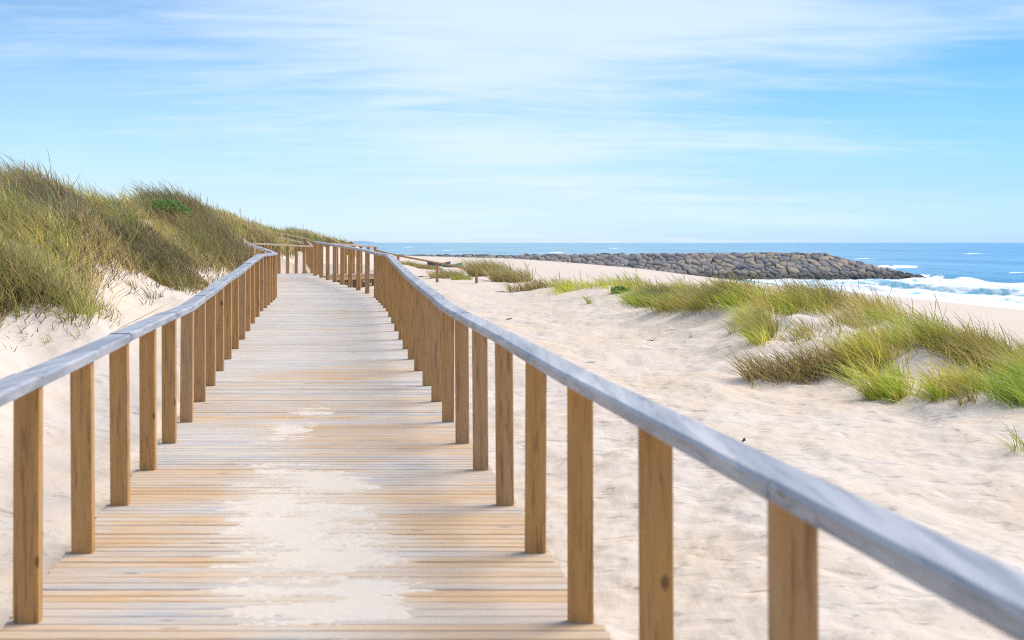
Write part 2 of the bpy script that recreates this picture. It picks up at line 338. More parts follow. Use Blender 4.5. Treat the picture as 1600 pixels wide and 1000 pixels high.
def terrain(X, Y, detail=True):
    X = np.asarray(X, float); Y = np.asarray(Y, float)
    w = sstep((X - ridge_x(Y) - 0.3) / np.interp(Y, [0, 30, 80, 200], [8, 9, 12, 25]))
    z = tps(X, Y)
    z = z * (1 - w) + beachz(X, Y) * w
    for (bp, bd, brx, bry, bh) in BUMPS:
        q = ((X - XX(bp, bd)) / brx) ** 2 + ((Y - bd) / bry) ** 2
        z = z + bh * np.exp(-q * 1.2)
    far = sstep((Y - 105) / 60.0)
    z = z * (1 - far) + (beachz(X, Y)) * far
    z = z - 12 * sstep((Y - 399) / 8.0)
    dn = np.abs(X - 0.5 * (lin(Y) + rin(Y)))
    if detail:
        amp = sstep((dn - 1.0) / 1.5) * np.where(Y < 90, 1, 0.6)
        z = z + amp * (fbm(X * 0.55, Y * 0.45, 3, 11) - 0.5) * 0.16
        z = z + (fbm(X * 1.9 + 0.5 * Y, Y * 1.1, 3, 23) - 0.5) * 0.09 * amp * (1 - w * 0.7)
        # trodden pits, shallow and irregular
        z = z + (fbm(X * 3.1, Y * 2.1, 3, 31) - 0.5) * 0.075 * (1 - w) * np.clip(1.6 - Y / 40, 0.1, 1)
        z = z + (fbm(X * 7, Y * 5, 2, 37) - 0.5) * 0.020 * (1 - w) * np.clip(1.6 - Y / 22, 0, 1)
    under = (X > lin(Y) - 0.35) & (X < rin(Y) + 0.35) & (Y < 57.5)
    cap = dz_(Y) - np.where(Y < 38, 0.13, 0.30)
    z = np.where(under, np.minimum(z, cap), z)
    return z

ys = np.concatenate([np.linspace(0.4, 4.0, 30, endpoint=False), np.exp(np.linspace(math.log(4.0), math.log(130), 760, endpoint=False)), np.exp(np.linspace(math.log(130), math.log(900), 120))])
us = np.linspace(-0.72, 0.72, 1150)
YY = np.repeat(ys[:, None], len(us), 1); XXg = us[None, :] * (YY + 3.0)
Xf = XXg.ravel(); Yf = YY.ravel(); Zf = terrain(Xf, Yf)
me = raw_mesh('sand', np.stack([Xf, Yf, Zf], 1), grid_faces(len(ys), len(us)), smooth=True)
wetv = sstep((SEA + 0.75 + 0.5 * (fbm(Xf * 0.03, Yf * 0.01, 3, 5) - 0.5) - Zf) / 0.45) * (Yf > 60)
vattr(me, 'wet', wetv)
trod = np.clip(1.2 - np.abs(Zf + 0.12) * 1.6, 0.12, 1.0)
vattr(me, 'trod', trod)
o_sand = put('sand', me, m_sand); tag(o_sand, 'pale windblown beach sand with footprints', 'ground', kind='structure')
# land beyond and behind the camera
me = raw_mesh('ground', [(-3000, -300, -9.9), (3000, -300, -9.9), (3000, 900, -16.5), (-3000, 900, -16.5)], [(0, 1, 2, 3)])
vattr(me, 'wet', [0] * 4); vattr(me, 'trod', [0] * 4)
tag(put('seabed', me, m_sand), 'sandy seabed under the water', 'ground', kind='structure')

# ------------------------------------------------------------------ sea
pys = np.concatenate([[379.35, 379.6, 380, 380.5], np.arange(381, 500, 0.40), np.linspace(500, 620, 60)])
pxs = np.concatenate([np.linspace(-1200, 560, 60, endpoint=False), np.arange(560, 1700, 2.0), np.linspace(1700, 2800, 50)])
PY, PX = np.meshgrid(pys, pxs, indexing='ij')
D = 10.0 * F / (PY - HOR); SX = (PX - 800) * D / F
D = D.ravel(); SX = SX.ravel(); PXr = PX.ravel(); PYr = PY.ravel()
s = SX - (59 + shore_shift(D))
wob = (fbm(SX * 0.02, D * 0.012, 4, 51) - 0.5)
streak = fbm(SX * 0.22, D * 0.028, 5, 61)             # long patches parallel to the shore
lace = fbm(SX * 0.9, D * 0.25, 4, 71)
s2 = s + wob * 16
inner = sstep((s2 - 1.0) / 2.0) * (1 - sstep((s2 - np.interp(D, [200, 280, 360], [27, 17, 11])) / 5))
outer = sstep((s2 - 30) / 3.0) * (1 - sstep((s2 - 44) / 8)) * (D < 378) * sstep((D - 150) / 30)
between = sstep((s2 - 2) / 3.0) * (1 - sstep((s2 - 50) / 5)) * 0.62 * (D < 385)
thr = np.maximum(np.maximum(inner * 1.0, outer * 0.85), between)
foam = np.clip((streak * 0.5 + lace * 0.5 - (0.89 - thr * 0.70)) * 5.0, 0, 1) * (D < 420)
def cap(px, py, rx, ry, k=1.0):
    q = ((PXr - px) / rx) ** 2 + ((PYr - py - 0.03 * (px - PXr)) / ry) ** 2
    return np.clip((1.25 - q + (lace - 0.5) * 2.6) * 2, 0, 1) * k * (q < 2.5)
for a_ in [(1078, 398.5, 16, 1.6), (870, 394.5, 11, .7), (1410, 417.5, 30, 1.8), (1375, 417, 16, 1.5), (1440, 432, 14, 3.0), (1462, 434, 12, 1.5), (1340, 438.5, 55, 1.8), (1420, 440.5, 60, 2.2), (1240, 438.5, 40, 1.2),
           (1450, 449, 14, 4.0), (700, 391, 9, .35), (1170, 399, 10, .6), (640, 386, 9, .25), (1590, 429, 14, .6), (1350, 404, 20, .4), (1520, 396, 14, .5), (960, 388, 9, .25)]:
    foam = np.maximum(foam, cap(*a_))
zs = np.full(len(D), SEA)
def crest(s0, w, h, y0, y1, soft=25):
    global zs
    m_ = sstep((D - y0) / soft) * (1 - sstep((D - y1) / soft))
    q = s2 - s0 - (fbm(D * 0.03, D * 0 + s0, 3, int(s0)) - 0.5) * 10
    zs += m_ * h * np.where(q < 0, np.exp(-(q / (w * 0.45)) ** 2), np.exp(-(q / w) ** 2)) * (0.6 + 0.8 * fbm(D * 0.05, s0 + D * 0, 2, 9))
crest(12, 4.0, 0.8, 190, 360); crest(26, 5.0, 1.25, 190, 340); crest(42, 6.5, 1.7, 180, 350); crest(70, 9, 0.7, 180, 420); crest(100, 10, 0.6, 200, 600)
zs += (fbm(SX * 0.25, D * 0.08, 4, 81) - 0.5) * 0.5 * (D < 1200) * sstep((s + 2) / 12)
zs += foam * 0.12 * (D < 420)
me = raw_mesh('sea', np.stack([SX, D, zs], 1), grid_faces(len(pys), len(pxs)), smooth=True)
vattr(me, 'foam', foam); vattr(me, 'shallow', sstep(1 - s / 75) * (D < 390))
m_sea, t, b = mat_new('sea_water')
p = geopos(t)
nz = noise(t, mapping(t, p, (0.10, 0.03, 0.1)), 1.0, 6, 0.65)
nb = noise(t, mapping(t, p, (0.012, 0.002, 0.02)), 1.0, 5, 0.6)
c = mixc(t, maprange(t, nb, 0.40, 0.60), (0.06, 0.23, 0.30, 1), (0.15, 0.37, 0.44, 1))
c = mixc(t, maprange(t, nz, 0.45, 0.7, 0, 0.6), c, (0.08, 0.34, 0.46, 1))
c = mixc(t, math_node(t, 'MULTIPLY', attr(t, 'shallow'), 0.75), c, (0.18, 0.52, 0.58, 1))
fm = attr(t, 'foam')
c = mixc(t, fm, c, (0.88, 0.90, 0.90, 1))
L(t, c, b.inputs['Base Color'])
L(t, maprange(t, fm, 0, 0.6, 0.22, 0.9), b.inputs['Roughness'])
b.inputs['IOR'].default_value = 1.33
bump(t, b, math_node(t, 'ADD', nz, math_node(t, 'MULTIPLY', nb, 8.0)), 1.0, 1.6)
tag(put('sea', me, m_sea), 'blue sea with white surf along the beach', 'sea', kind='structure')

# distant headland, barely seen above the horizon
V = []; px_ = np.linspace(525, 612, 40); dd = 16000.0
hh = 4.0 * np.exp(-((px_ - 562) / 26) ** 2) * (0.8 + 0.4 * fbm(px_ * 0.12, px_ * 0, 3, 3))
rows = []
for k, (dk, sc_) in enumerate([(dd, 0.0), (dd + 300, 0.7), (dd + 700, 1.0), (dd + 1600, 0.0)]):
    rows.append(np.stack([XX(px_, dk), np.full_like(px_, dk), SEA - 3 + hh * sc_ * dk / F], 1))
m_hill, t, b = mat_new('hazy_far_hill'); b.inputs['Base Color'].default_value = (0.22, 0.34, 0.44, 1); b.inputs['Roughness'].default_value = 1.0  # blue haze of the distance put into the hill's base colour
tag(put('hills', raw_mesh('hills', np.concatenate(rows), grid_faces(4, 40), smooth=True), m_hill), 'faint blue hills far along the coast', 'hills', kind='structure')

# ------------------------------------------------------------------ boardwalk
bw = empty('boardwalk', (0, 0, 0)); tag(bw, 'long weathered plank boardwalk between two handrails, bending left through the dunes', 'boardwalk')
mb = MB(); y = 0.6; k = 0
while y < 57:
    w = 0.095 + random.uniform(-0.012, 0.012); gap = random.choice([0.006, 0.008, 0.011, 0.018])
    xl = float(lin(y + w / 2)) - 0.125 + random.uniform(-0.008, 0.008); xr = float(rin(y + w / 2)) + 0.125 + random.uniform(-0.008, 0.008)
    z0 = float(dz_(y)) + random.uniform(-0.0015, 0.0015); z1 = float(dz_(y + w)) + random.uniform(-0.0015, 0.0015); c_ = 0.004; th = 0.032
    def ring(x, sag): return [(x, y, z0 - th), (x, y + w, z1 - th), (x, y + w, z1 - c_), (x, y + w - c_, z1 + sag), (x, y + c_, z0 + sag), (x, y, z0 - c_)]
    v_ = random.random()
    mb.prism([ring(xl, 0), ring(xl * .66 + xr * .34, random.uniform(-.001, .001)), ring(xl * .33 + xr * .67, random.uniform(-.001, .001)), ring(xr, 0)], v_)
    y += w + gap
mb.build('decking', m_deck, bw)
for side, fn in ((-1, lin), (1, rin)):
    mbb = MB(); yy = np.concatenate([np.arange(0.6, 30, 1.2), np.arange(30, 57.1, 0.6)])
    secs = []
    for q in yy:
        xo = float(fn(q)) + side * 0.085; zt = float(dz_(q)) - 0.036
        secs.append([(xo - 0.02, q, zt - 0.15), (xo + 0.02, q, zt - 0.15), (xo + 0.02, q, zt), (xo - 0.02, q, zt)])
    mbb.prism(secs); mbb.build('edge_beam', m_beam, bw)
for q in np.arange(36.5, 57, 2.45):
    for fn, sd in ((lin, 1), (rin, -1)):
        x = float(fn(q)) + sd * 0.03; zt = float(dz_(q)) - 0.04
        m2 = MB(); m2.box(-0.06, 0.06, -0.06, 0.06, -0.9, 0); m2.build('support_pile', m_beam, bw, (x, q, zt))
    m2 = MB(); xl, xr = float(lin(q)), float(rin(q)); m2.box(xl, xr, q - 0.12, q - 0.07, float(dz_(q)) - 0.23, float(dz_(q)) - 0.05); m2.build('cross_beam', m_beam, bw)

# sand drifted over the boards
def drift(name, x0, x1, y0, y1, label, cx, cy, rx, ry, dens, seed):
    xs = np.arange(x0, x1, 0.009); yy = np.arange(y0, y1, 0.009)
    Yg, Xg = np.meshgrid(yy, xs, indexing='ij'); X = Xg.ravel(); Y = Yg.ravel()
    q = ((X - cx(Y)) / rx) ** 4 + ((Y - cy) / ry) ** 4
    m_ = dens * 0.55 - q * 0.9
    n = (fbm(X * 1.3, Y * 9, 4, seed) - 0.5) * 1.3 + (fbm(X * 3.5, Y * 3.5, 4, seed + 5) - 0.5) * 1.5 + (fbm(X * 45, Y * 55, 3, seed + 9) - 0.5) * 0.7
    hgt = np.clip((m_ + n * 1.7) * 0.006, -0.03, 0.003) + (fbm(X * 12, Y * 14, 3, seed + 3) - 0.5) * 0.004
    Z = dz_(Y) + hgt
    me = raw_mesh(name, np.stack([X, Y, Z], 1), grid_faces(len(yy), len(xs)), smooth=True)
    # keep only the faces near or above the boards
    bm = bmesh.new(); bm.from_mesh(me)
    bmesh.ops.delete(bm, geom=[f for f in bm.faces if max(v.co.z - float(np.interp(v.co.y, ZY, ZZ)) for v in f.verts) < -0.006], context='FACES')
    bm.to_mesh(me); bm.free()
    vattr(me, 'wet', np.zeros(len(me.vertices))); vattr(me, 'trod', np.full(len(me.vertices), 0.12))
    o = put(name, me, m_sand_drift); tag(o, label, 'sand', kind='stuff')
    return o
m_sand_drift = m_sand.copy(); m_sand_drift.name = 'drifted_sand'
for n in m_sand_drift.node_tree.nodes:
    if n.type == 'BUMP': n.inputs['Distance'].default_value = 0.006
    if n.type == 'MIX' and n.data_type == 'RGBA' and not n.inputs[7].is_linked and abs(n.inputs[7].default_value[2] - 0.37) < .005: n.inputs[6].default_value = (0.68, 0.585, 0.46, 1); n.inputs[7].default_value = (0.66, 0.57, 0.47, 1)
drift('sand_drift', -1.95, -0.15, 4.9, 9.9, 'wide pale drift of sand lying over the nearest deck boards', lambda Y: -0.98 - 0.17 * (Y - 7), 7.3, 0.42, 1.8, 1.0, 101)
drift('sand_drift', -2.25, -1.0, 9.9, 13.4, 'small patch of sand on the deck boards beyond the wide drift', lambda Y: -1.75 + 0 * Y, 11.5, 0.22, 1.1, 0.45, 131)

# ------------------------------------------------------------------ railings
PW, PT, RH = 0.100, 0.050, 0.96       # post width, depth, rail top above the deck
def post_mesh(h, w=PW, tk=PT):
    m = MB(); m.box(-w / 2, w / 2, 0, tk, 0, h, 0.003); o = m.build('post', m_post); me = o.data; bpy.data.objects.remove(o); return me
POSTM = {}
def add_post(parent, x, y, z0, z1, w=PW, tk=PT, mat=None, rot=0.0):
    h = round(z1 - z0, 2); key = (h, w, tk)
    if key not in POSTM: POSTM[key] = post_mesh(z1 - z0, w, tk)
    o = bpy.data.objects.new('post', POSTM[key]); COL.objects.link(o); o.parent = parent; o.location = (x, y, z0)
    o.rotation_euler = (random.uniform(-.006, .006), random.uniform(-.008, .008), rot + random.uniform(-.03, .03))
    return o
def handrail(parent, pts, width=0.125, th=0.045, mat=None, every=2, name='handrail'):
    """pts: points of the rail's top centre line; boards butt at the joints"""
    mb = MB(); n = len(pts); c = 0.010
    i = 0
    while i < n - 1:
        j = min(n - 1, i + every); secs = []
        seg = []
        for k in range(i, j):
            a, b_ = Vector(pts[k]), Vector(pts[k + 1])
            for s_ in range(3): seg.append((a.lerp(b_, s_ / 3), (b_ - a)))
        seg.append((Vector(pts[j]), Vector(pts[j]) - Vector(pts[j - 1])))
        dzr = random.uniform(-0.003, 0.003); dxr = random.uniform(-0.003, 0.003)
        for q, (p_, dr) in enumerate(seg):
            d_ = dr.normalized(); 
            if q == 0: p_ = p_ + d_ * 0.0035
            if q == len(seg) - 1: p_ = p_ - d_ * 0.0035
            nrm = Vector((d_.y, -d_.x, 0)).normalized()
            if 0 < q < len(seg) - 1 and q % 3 == 0: nrm = (nrm + Vector((seg[q - 1][1].y, -seg[q - 1][1].x, 0)).normalized()).normalized()
            h_ = width / 2
            def P(u, v): return p_ + nrm * (u + dxr) + Vector((0, 0, v + dzr))
            secs.append([P(-h_, -th), P(h_, -th), P(h_, -c), P(h_ - c, 0), P(-h_ + c, 0), P(-h_, -c)])
        mb.prism(secs, random.random()); i = j
    return mb.build(name, mat or m_rail, parent)

# right railing of the main walk: posts -4 .. 20 plus eight round the bend
rr = empty('wooden_railing', (float(rin(D0)), D0, 0)); tag(rr, 'nearest railing on the right of the boardwalk, grey handrail sweeping from the lower right corner', 'railing', 'railings of the boardwalk')
idx = list(range(-4, 21)); rp = []
bendR = [(570, 31.23), (556.5, 32.43), (543.8, 33.62), (531.3, 34.80), (519.6, 35.98), (509, 37.15), (499, 38.32), (489.5, 39.5)]
Rposts = [(float(rin(D0 + SP * i)), D0 + SP * i) for i in idx] + [(XX(a, d), d) for a, d in bendR]
for k, (x, y) in enumerate(Rposts):
    z = float(dz_(y)); xo = x + PW / 2
    add_post(rr, xo - rr.location.x, y - rr.location.y, z - 0.004, z + RH - 0.040)
    rp.append((xo - rr.location.x, y + PT / 2 - rr.location.y, z + RH))
handrail(rr, rp)
# left railing: posts -3 .. 20, then the jog to the left
lr = empty('wooden_railing', (float(lin(D0)), D0, 0)); tag(lr, 'railing along the left side of the boardwalk with sunlit handrail and dunes behind it', 'railing', 'railings of the boardwalk')
Lposts = [(float(lin(D0 + SP * i)), D0 + SP * i) for i in range(-4, 21)]
for j in range(1, 9):
    tt = j / 8; Lposts.append((LX[20] * (1 - tt) + XX(371, 39.5) * tt, DI[20] * (1 - tt) + 39.5 * tt))
lp = []
for k, (x, y) in enumerate(Lposts):
    z = float(dz_(y)); xo = x - PW / 2
    add_post(lr, xo - lr.location.x, y - lr.location.y, z - 0.004, z + RH - 0.040)
    lp.append((xo - lr.location.x, y + PT / 2 - lr.location.y, z + RH))
handrail(lr, lp)

def railing(name_label, pts, post_ts=None, zb=None, width=0.10, th=0.05, mat=None, group='railings of the boardwalk', spacing=1.2, every=2, mid=None):
    """pts: rail-top world points; posts stand along them down to zb(x, y)"""
    base = Vector(pts[0]); o = empty('wooden_railing', (base.x, base.y, base.z - RH)); tag(o, name_label, 'railing', group)
    org = o.location.copy(); dense = []
    for a, b_ in zip(pts[:-1], pts[1:]):
        a, b_ = Vector(a), Vector(b_); n = max(1, round((b_ - a).length / spacing))
        for k in range(n): dense.append(a.lerp(b_, k / n))
    dense.append(Vector(pts[-1]))
    for q in dense:
        z0 = zb(q.x, q.y, q.z); add_post(o, q.x - org.x, q.y - org.y, z0 - org.z, q.z - th + 0.004 - org.z)
    handrail(o, [q - org for q in dense], width, th, mat or m_far, every)
    if mid:
        handrail(o, [q - org + Vector((0, 0, -mid)) for q in dense], 0.05, 0.09, mat or m_far, every, 'middle_rail')
    return o
deckz = lambda x, y, z: z - RH
ter = lambda x, y, z: float(terrain(np.array([x]), np.array([y]), False)[0]) - 0.15
railing('pale topped railing crossing behind the left boardwalk bend before the grassy dune', [W(373, 378.3, 40.2), W(487, 384, 49.2)], zb=deckz)
railing('far right hand railing beyond the bend, last post against the sea', [W(497, 379.0, 40.8), W(586, 384, 49.6)], zb=deckz)
railing('short railing peaking above the others where the far walk climbs', [W(489, 385, 49.7), W(480, 376.3, 57), W(455, 382.5, 62)], zb=deckz, mat=m_far)
railing('brown stair handrail stepping down to the beach sand, three posts half buried', [W(588, 390, 50.6), W(622, 398.0, 50.5), W(683, 409.2, 50), W(744.5, 421, 50)], zb=ter, width=0.07, th=0.06, mat=m_post, spacing=5)
railing('double railed fence climbing the dune behind the boardwalk bend', [W(419, 361.5, 54), W(447, 365.5, 55), W(476, 372, 56), W(489, 377.5, 56)], zb=lambda x, y, z: z - 0.6, width=0.07, mat=m_far, spacing=0.5, mid=0.16)
railing('small dark sloping stair rail on the skyline beside the sea', [W(513, 370.5, 72), W(532, 380, 70)], zb=lambda x, y, z: z - 0.8, mat=m_post, spacing=0.5)
railing('far pale railing on the skyline ending in a small peak', [W(500, 379, 66), W(543, 380.5, 66), W(549, 376.5, 66), W(554, 381, 66)], zb=lambda x, y, z: z - 0.9, mat=m_far, spacing=1.0)
# landing boards half buried at the foot of the ramp behind the bend
# ------------------------------------------------------------------ grass
m_grass, t, b = mat_new('marram_grass')
L(t, attr(t, 'col', 'Color'), b.inputs['Base Color']); b.inputs['Roughness'].default_value = 0.6; b.inputs['Specular IOR Level'].default_value = 0.25
tr = N(t, 'ShaderNodeBsdfTranslucent'); L(t, attr(t, 'col', 'Color'), tr.inputs[0])
mx = N(t, 'ShaderNodeMixShader'); mx.inputs[0].default_value = 0.30; L(t, b.outputs[0], mx.inputs[1]); L(t, tr.outputs[0], mx.inputs[2])
L(t, mx.outputs[0], t.nodes['Material Output'].inputs['Surface'])
PAL = {'green': [(0.28, 0.40, 0.03), (0.42, 0.48, 0.05), (0.56, 0.53, 0.08), (0.64, 0.49, 0.15)],
       'mixed': [(0.26, 0.29, 0.07), (0.42, 0.38, 0.10), (0.58, 0.46, 0.18), (0.64, 0.46, 0.22)],
       'dry': [(0.42, 0.34, 0.09), (0.52, 0.40, 0.13), (0.52, 0.39, 0.18), (0.25, 0.17, 0.08)],
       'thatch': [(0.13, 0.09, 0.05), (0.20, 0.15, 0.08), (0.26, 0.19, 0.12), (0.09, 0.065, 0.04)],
       'blue': [(0.20, 0.29, 0.15), (0.27, 0.34, 0.17), (0.34, 0.36, 0.15), (0.42, 0.35, 0.18)]}
def blades(P, hgt, pal, width=0.012, lean=0.5, spread=0.45, wind=(-1.0, 0.15), seed=0, heads=0.03, out=None, tone=None, gain=1.0):
    """out: outward lean of each blade from the middle of its clump; tone: 0..1 place in the palette"""
    rng = np.random.default_rng(seed); n = len(P)
    h = hgt * rng.uniform(0.5, 1.15, n)
    dx_ = rng.normal(0, spread * .7, n); dy_ = rng.normal(0, spread * .7, n)
    if out is not None: dx_ += out[:, 0]; dy_ += out[:, 1]
    sp = np.hypot(dx_, dy_)
    bend = rng.uniform(0.3, 1.1, n) * lean
    wx = wind[0] + rng.normal(0, 0.2, n); wy = wind[1] + rng.normal(0, 0.3, n)
    ts = np.array([0, .3, .58, .82, 1.0]); wd = np.array([.8, 1, .85, .5, .06])
    pal = np.array(PAL[pal])
    tn = rng.random(n) if tone is None else np.clip(tone + rng.normal(0, 0.20, n), 0, .999)
    colr = pal[(tn * len(pal)).astype(int)] * rng.uniform(0.75, 1.25, (n, 1)) * np.reshape(gain, (-1, 1))
    head = rng.random(n) < heads
    h = np.where(head, h * 1.3, h); bend = np.where(head, bend * .7, bend)
    wa = rng.uniform(0, math.pi, n); ax = np.cos(wa) * 0.9; ay = np.sin(wa) * 0.5
    V = np.zeros((n, 10, 3), np.float32); C = np.zeros((n, 10, 3), np.float32)
    w0 = width * rng.uniform(.6, 1.3, n) / 2
    for j, (tt, ww) in enumerate(zip(ts, wd)):
        cx = P[:, 0] + h * (dx_ * tt + wx * bend * tt ** 1.8); cy = P[:, 1] + h * (dy_ * tt + wy * bend * tt ** 1.8)
        cz = P[:, 2] - 0.03 + h * (tt * (1 - 0.2 * np.minimum(sp, 1.5)) - 0.42 * bend * tt ** 2.3)
        wj = np.where(head & (tt > .75), .9, ww) * w0
        if j == 4: wj = np.where(head, w0 * .3, wj)
        V[:, 2 * j, 0] = cx - ax * wj; V[:, 2 * j, 1] = cy - ay * wj; V[:, 2 * j, 2] = cz
        V[:, 2 * j + 1, 0] = cx + ax * wj; V[:, 2 * j + 1, 1] = cy + ay * wj; V[:, 2 * j + 1, 2] = cz
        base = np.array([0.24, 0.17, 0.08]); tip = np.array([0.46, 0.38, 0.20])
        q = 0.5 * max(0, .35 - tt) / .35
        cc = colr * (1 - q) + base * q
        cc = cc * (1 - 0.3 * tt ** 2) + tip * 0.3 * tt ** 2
        cc = np.where((head & (tt > .75))[:, None], np.array([0.38, 0.29, 0.18]), cc)
        C[:, 2 * j] = cc; C[:, 2 * j + 1] = cc
    b0 = np.arange(n)[:, None] * 10
    fa = np.concatenate([b0 + np.array([[2 * j, 2 * j + 1, 2 * j + 3, 2 * j + 2]]) for j in range(4)], 0)
    return V.reshape(-1, 3), fa, C.reshape(-1, 3)
def clumps(Cn, per, rad, hgt, pal, width=0.012, lean=0.7, seed=0, heads=0.03, wind=(-1, .15), spread=.28, hue=None, rad_out=.55):
    rng = np.random.default_rng(seed + 900); n = len(Cn)
    cnt = rng.integers(int(per * .5), int(per * 1.5) + 1, n); idx = np.repeat(np.arange(n), cnt); m = len(idx)
    r_ = rad * rng.uniform(.6, 1.3, n)[idx] * np.abs(rng.normal(0, .55, m)); a = rng.uniform(0, 6.283, m)
    ox, oy = r_ * np.cos(a), r_ * np.sin(a)
    P = np.stack([Cn[idx, 0] + ox, Cn[idx, 1] + oy, np.zeros(m)], 1); P[:, 2] = terrain(P[:, 0], P[:, 1], False) if m < 400000 else 0
    P[:, 2] = Cn[idx, 2] + (P[:, 2] - terrain(Cn[:, 0], Cn[:, 1], False)[idx])
    inside = (P[:, 0] > lin(P[:, 1]) - np.where(P[:, 1] > 25, .5, .25)) & (P[:, 0] < rin(P[:, 1]) + .18)
    t0 = rng.random(n) if hue is None else np.clip(hue(Cn[:, 0], Cn[:, 1]) + rng.normal(0, .13, n), 0, 1)
    hs = rng.uniform(.5, 1.25, n); k = ~inside
    gn = (rng.uniform(.75, 1.2, n) * (0.62 + 0.8 * sstep((fbm(Cn[:, 0] * .55 + 3, Cn[:, 1] * .4, 3, 77) - .28) / .42)))[idx][k]
    return blades(P[k], (hgt * hs[idx])[k], pal, width, lean, spread, wind, seed, heads, out=np.stack([ox, oy], 1)[k] / rad * rad_out, tone=t0[idx][k], gain=gn)
def grass_obj(name, parts, label, cat='grass', group=None, kind=None, origin=None):
    Vs, Fs, Cs = [], [], []; off = 0
    for V, f, C in parts:
        Vs.append(V); Fs.append(f + off); Cs.append(C); off += len(V)
    V = np.concatenate(Vs)
    if origin is not None: V = V - np.array(origin, np.float32)
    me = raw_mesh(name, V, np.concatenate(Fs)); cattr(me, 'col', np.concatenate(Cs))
    o = put(name, me, m_grass)
    if origin is not None: o.location = origin
    return tag(o, label, cat, group, kind)
def in_poly(px, py, poly):
    ins = np.zeros(len(px), bool); n = len(poly)
    for i in range(n):
        x1, y1 = poly[i]; x2, y2 = poly[(i + 1) % n]
        c_ = ((y1 > py) != (y2 > py)) & (px < (x2 - x1) * (py - y1) / ((y2 - y1) + 1e-9) + x1)
        ins ^= c_
    return ins
# survey of the dunes: for each bearing, the distance at which each height angle meets the ground
SPX = np.arange(-300, 1760, 5.0); SD = np.exp(np.linspace(math.log(5), math.log(130), 520))
SX_ = XX(SPX[:, None], SD[None, :]); SZ = terrain(SX_.ravel(), np.broadcast_to(SD, SX_.shape).ravel()).reshape(SX_.shape)
SY = HOR + (H - SZ) * F / SD[None, :]; SM = np.minimum.accumulate(SY, 1)
def ground_at(px, py):
    i = np.clip(((px - SPX[0]) / 5.0 + .5).astype(int), 0, len(SPX) - 1)
    d = np.array([SD[min(np.searchsorted(-SM[a], -b_), len(SD) - 1)] for a, b_ in zip(i, py)])
    ok = np.array([SM[a, -1] < b_ for a, b_ in zip(i, py)]) & (d < 128)
    d = d * (1 + RNG.uniform(-.004, .004, len(d)))
    X = XX(px, d); return np.stack([X, d, terrain(X, d)], 1), ok
def area(poly, n, seed, clump=0.0, cs=(.02, .035)):
    rng = np.random.default_rng(seed); P = np.array(poly, float); m = n * 12
    px = rng.uniform(P[:, 0].min(), P[:, 0].max(), m); py = rng.uniform(P[:, 1].min(), P[:, 1].max(), m)
    k = in_poly(px + rng.normal(0, 4, m), py + rng.normal(0, 3, m), poly)
    k &= fbm(px * cs[0], py * cs[1], 3, seed) + rng.normal(0, .04, m) > clump
    G, ok = ground_at(px[k], py[k]); G = G[ok]
    return G[:n]
def band(line, width, n, seed):
    rng = np.random.default_rng(seed); Lp = np.array(line, float); seg = np.hypot(*np.diff(Lp, axis=0).T); cum = np.concatenate([[0], np.cumsum(seg)])
    t_ = rng.uniform(0, cum[-1], n); t_ = t_[fbm(t_ * .05, t_ * 0 + seed, 2, seed) + rng.normal(0, .1, n) > .40]; n = len(t_)
    px = np.interp(t_, cum, Lp[:, 0]) + rng.normal(0, 3, n); py = np.interp(t_, cum, Lp[:, 1]) + rng.normal(0, width / 2, n)
    G, ok = ground_at(px, py); return G[ok]
hueN = lambda sc_, s_: (lambda x, y: (fbm(x * sc_, y * sc_, 3, s_) - .5) * 2.4 + .5)

left_all = [(-200, 200), (-200, 470), (0, 486), (45, 472), (95, 472), (126, 498), (138, 480), (120, 446), (150, 402), (168, 402), (195, 418), (240, 438), (268, 455), (316, 454), (345, 440), (372, 420), (374, 300), (300, 200)]
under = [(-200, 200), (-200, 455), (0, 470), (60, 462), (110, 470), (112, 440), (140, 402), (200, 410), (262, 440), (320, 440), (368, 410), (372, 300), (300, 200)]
back_crest = lambda n, seed: area([(-200, 240), (-200, 345), (0, 345), (110, 350), (200, 345), (290, 335), (372, 358), (372, 300), (200, 250)], n, seed)
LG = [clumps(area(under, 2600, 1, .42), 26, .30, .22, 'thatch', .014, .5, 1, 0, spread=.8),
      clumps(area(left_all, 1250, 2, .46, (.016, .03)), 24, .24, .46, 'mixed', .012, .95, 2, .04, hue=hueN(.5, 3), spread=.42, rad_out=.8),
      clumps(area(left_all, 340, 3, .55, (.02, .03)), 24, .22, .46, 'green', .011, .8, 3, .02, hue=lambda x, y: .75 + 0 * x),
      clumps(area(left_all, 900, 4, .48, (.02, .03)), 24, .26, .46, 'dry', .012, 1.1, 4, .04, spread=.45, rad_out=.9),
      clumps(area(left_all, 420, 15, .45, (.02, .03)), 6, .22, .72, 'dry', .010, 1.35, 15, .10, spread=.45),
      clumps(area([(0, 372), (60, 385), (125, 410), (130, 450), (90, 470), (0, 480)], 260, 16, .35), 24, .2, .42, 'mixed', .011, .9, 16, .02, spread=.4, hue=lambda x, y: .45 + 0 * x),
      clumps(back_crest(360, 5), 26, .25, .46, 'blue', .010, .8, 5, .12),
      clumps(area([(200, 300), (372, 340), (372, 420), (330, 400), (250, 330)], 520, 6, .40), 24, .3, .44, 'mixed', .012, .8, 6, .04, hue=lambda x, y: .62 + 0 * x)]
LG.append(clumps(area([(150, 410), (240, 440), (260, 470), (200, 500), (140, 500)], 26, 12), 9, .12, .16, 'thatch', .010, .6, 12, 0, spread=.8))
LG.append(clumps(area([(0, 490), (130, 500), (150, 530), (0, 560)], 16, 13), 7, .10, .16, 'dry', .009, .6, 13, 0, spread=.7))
grass_obj('dune_grass', LG, 'dense wind bent marram grass covering the left dune beside the boardwalk', kind='stuff')
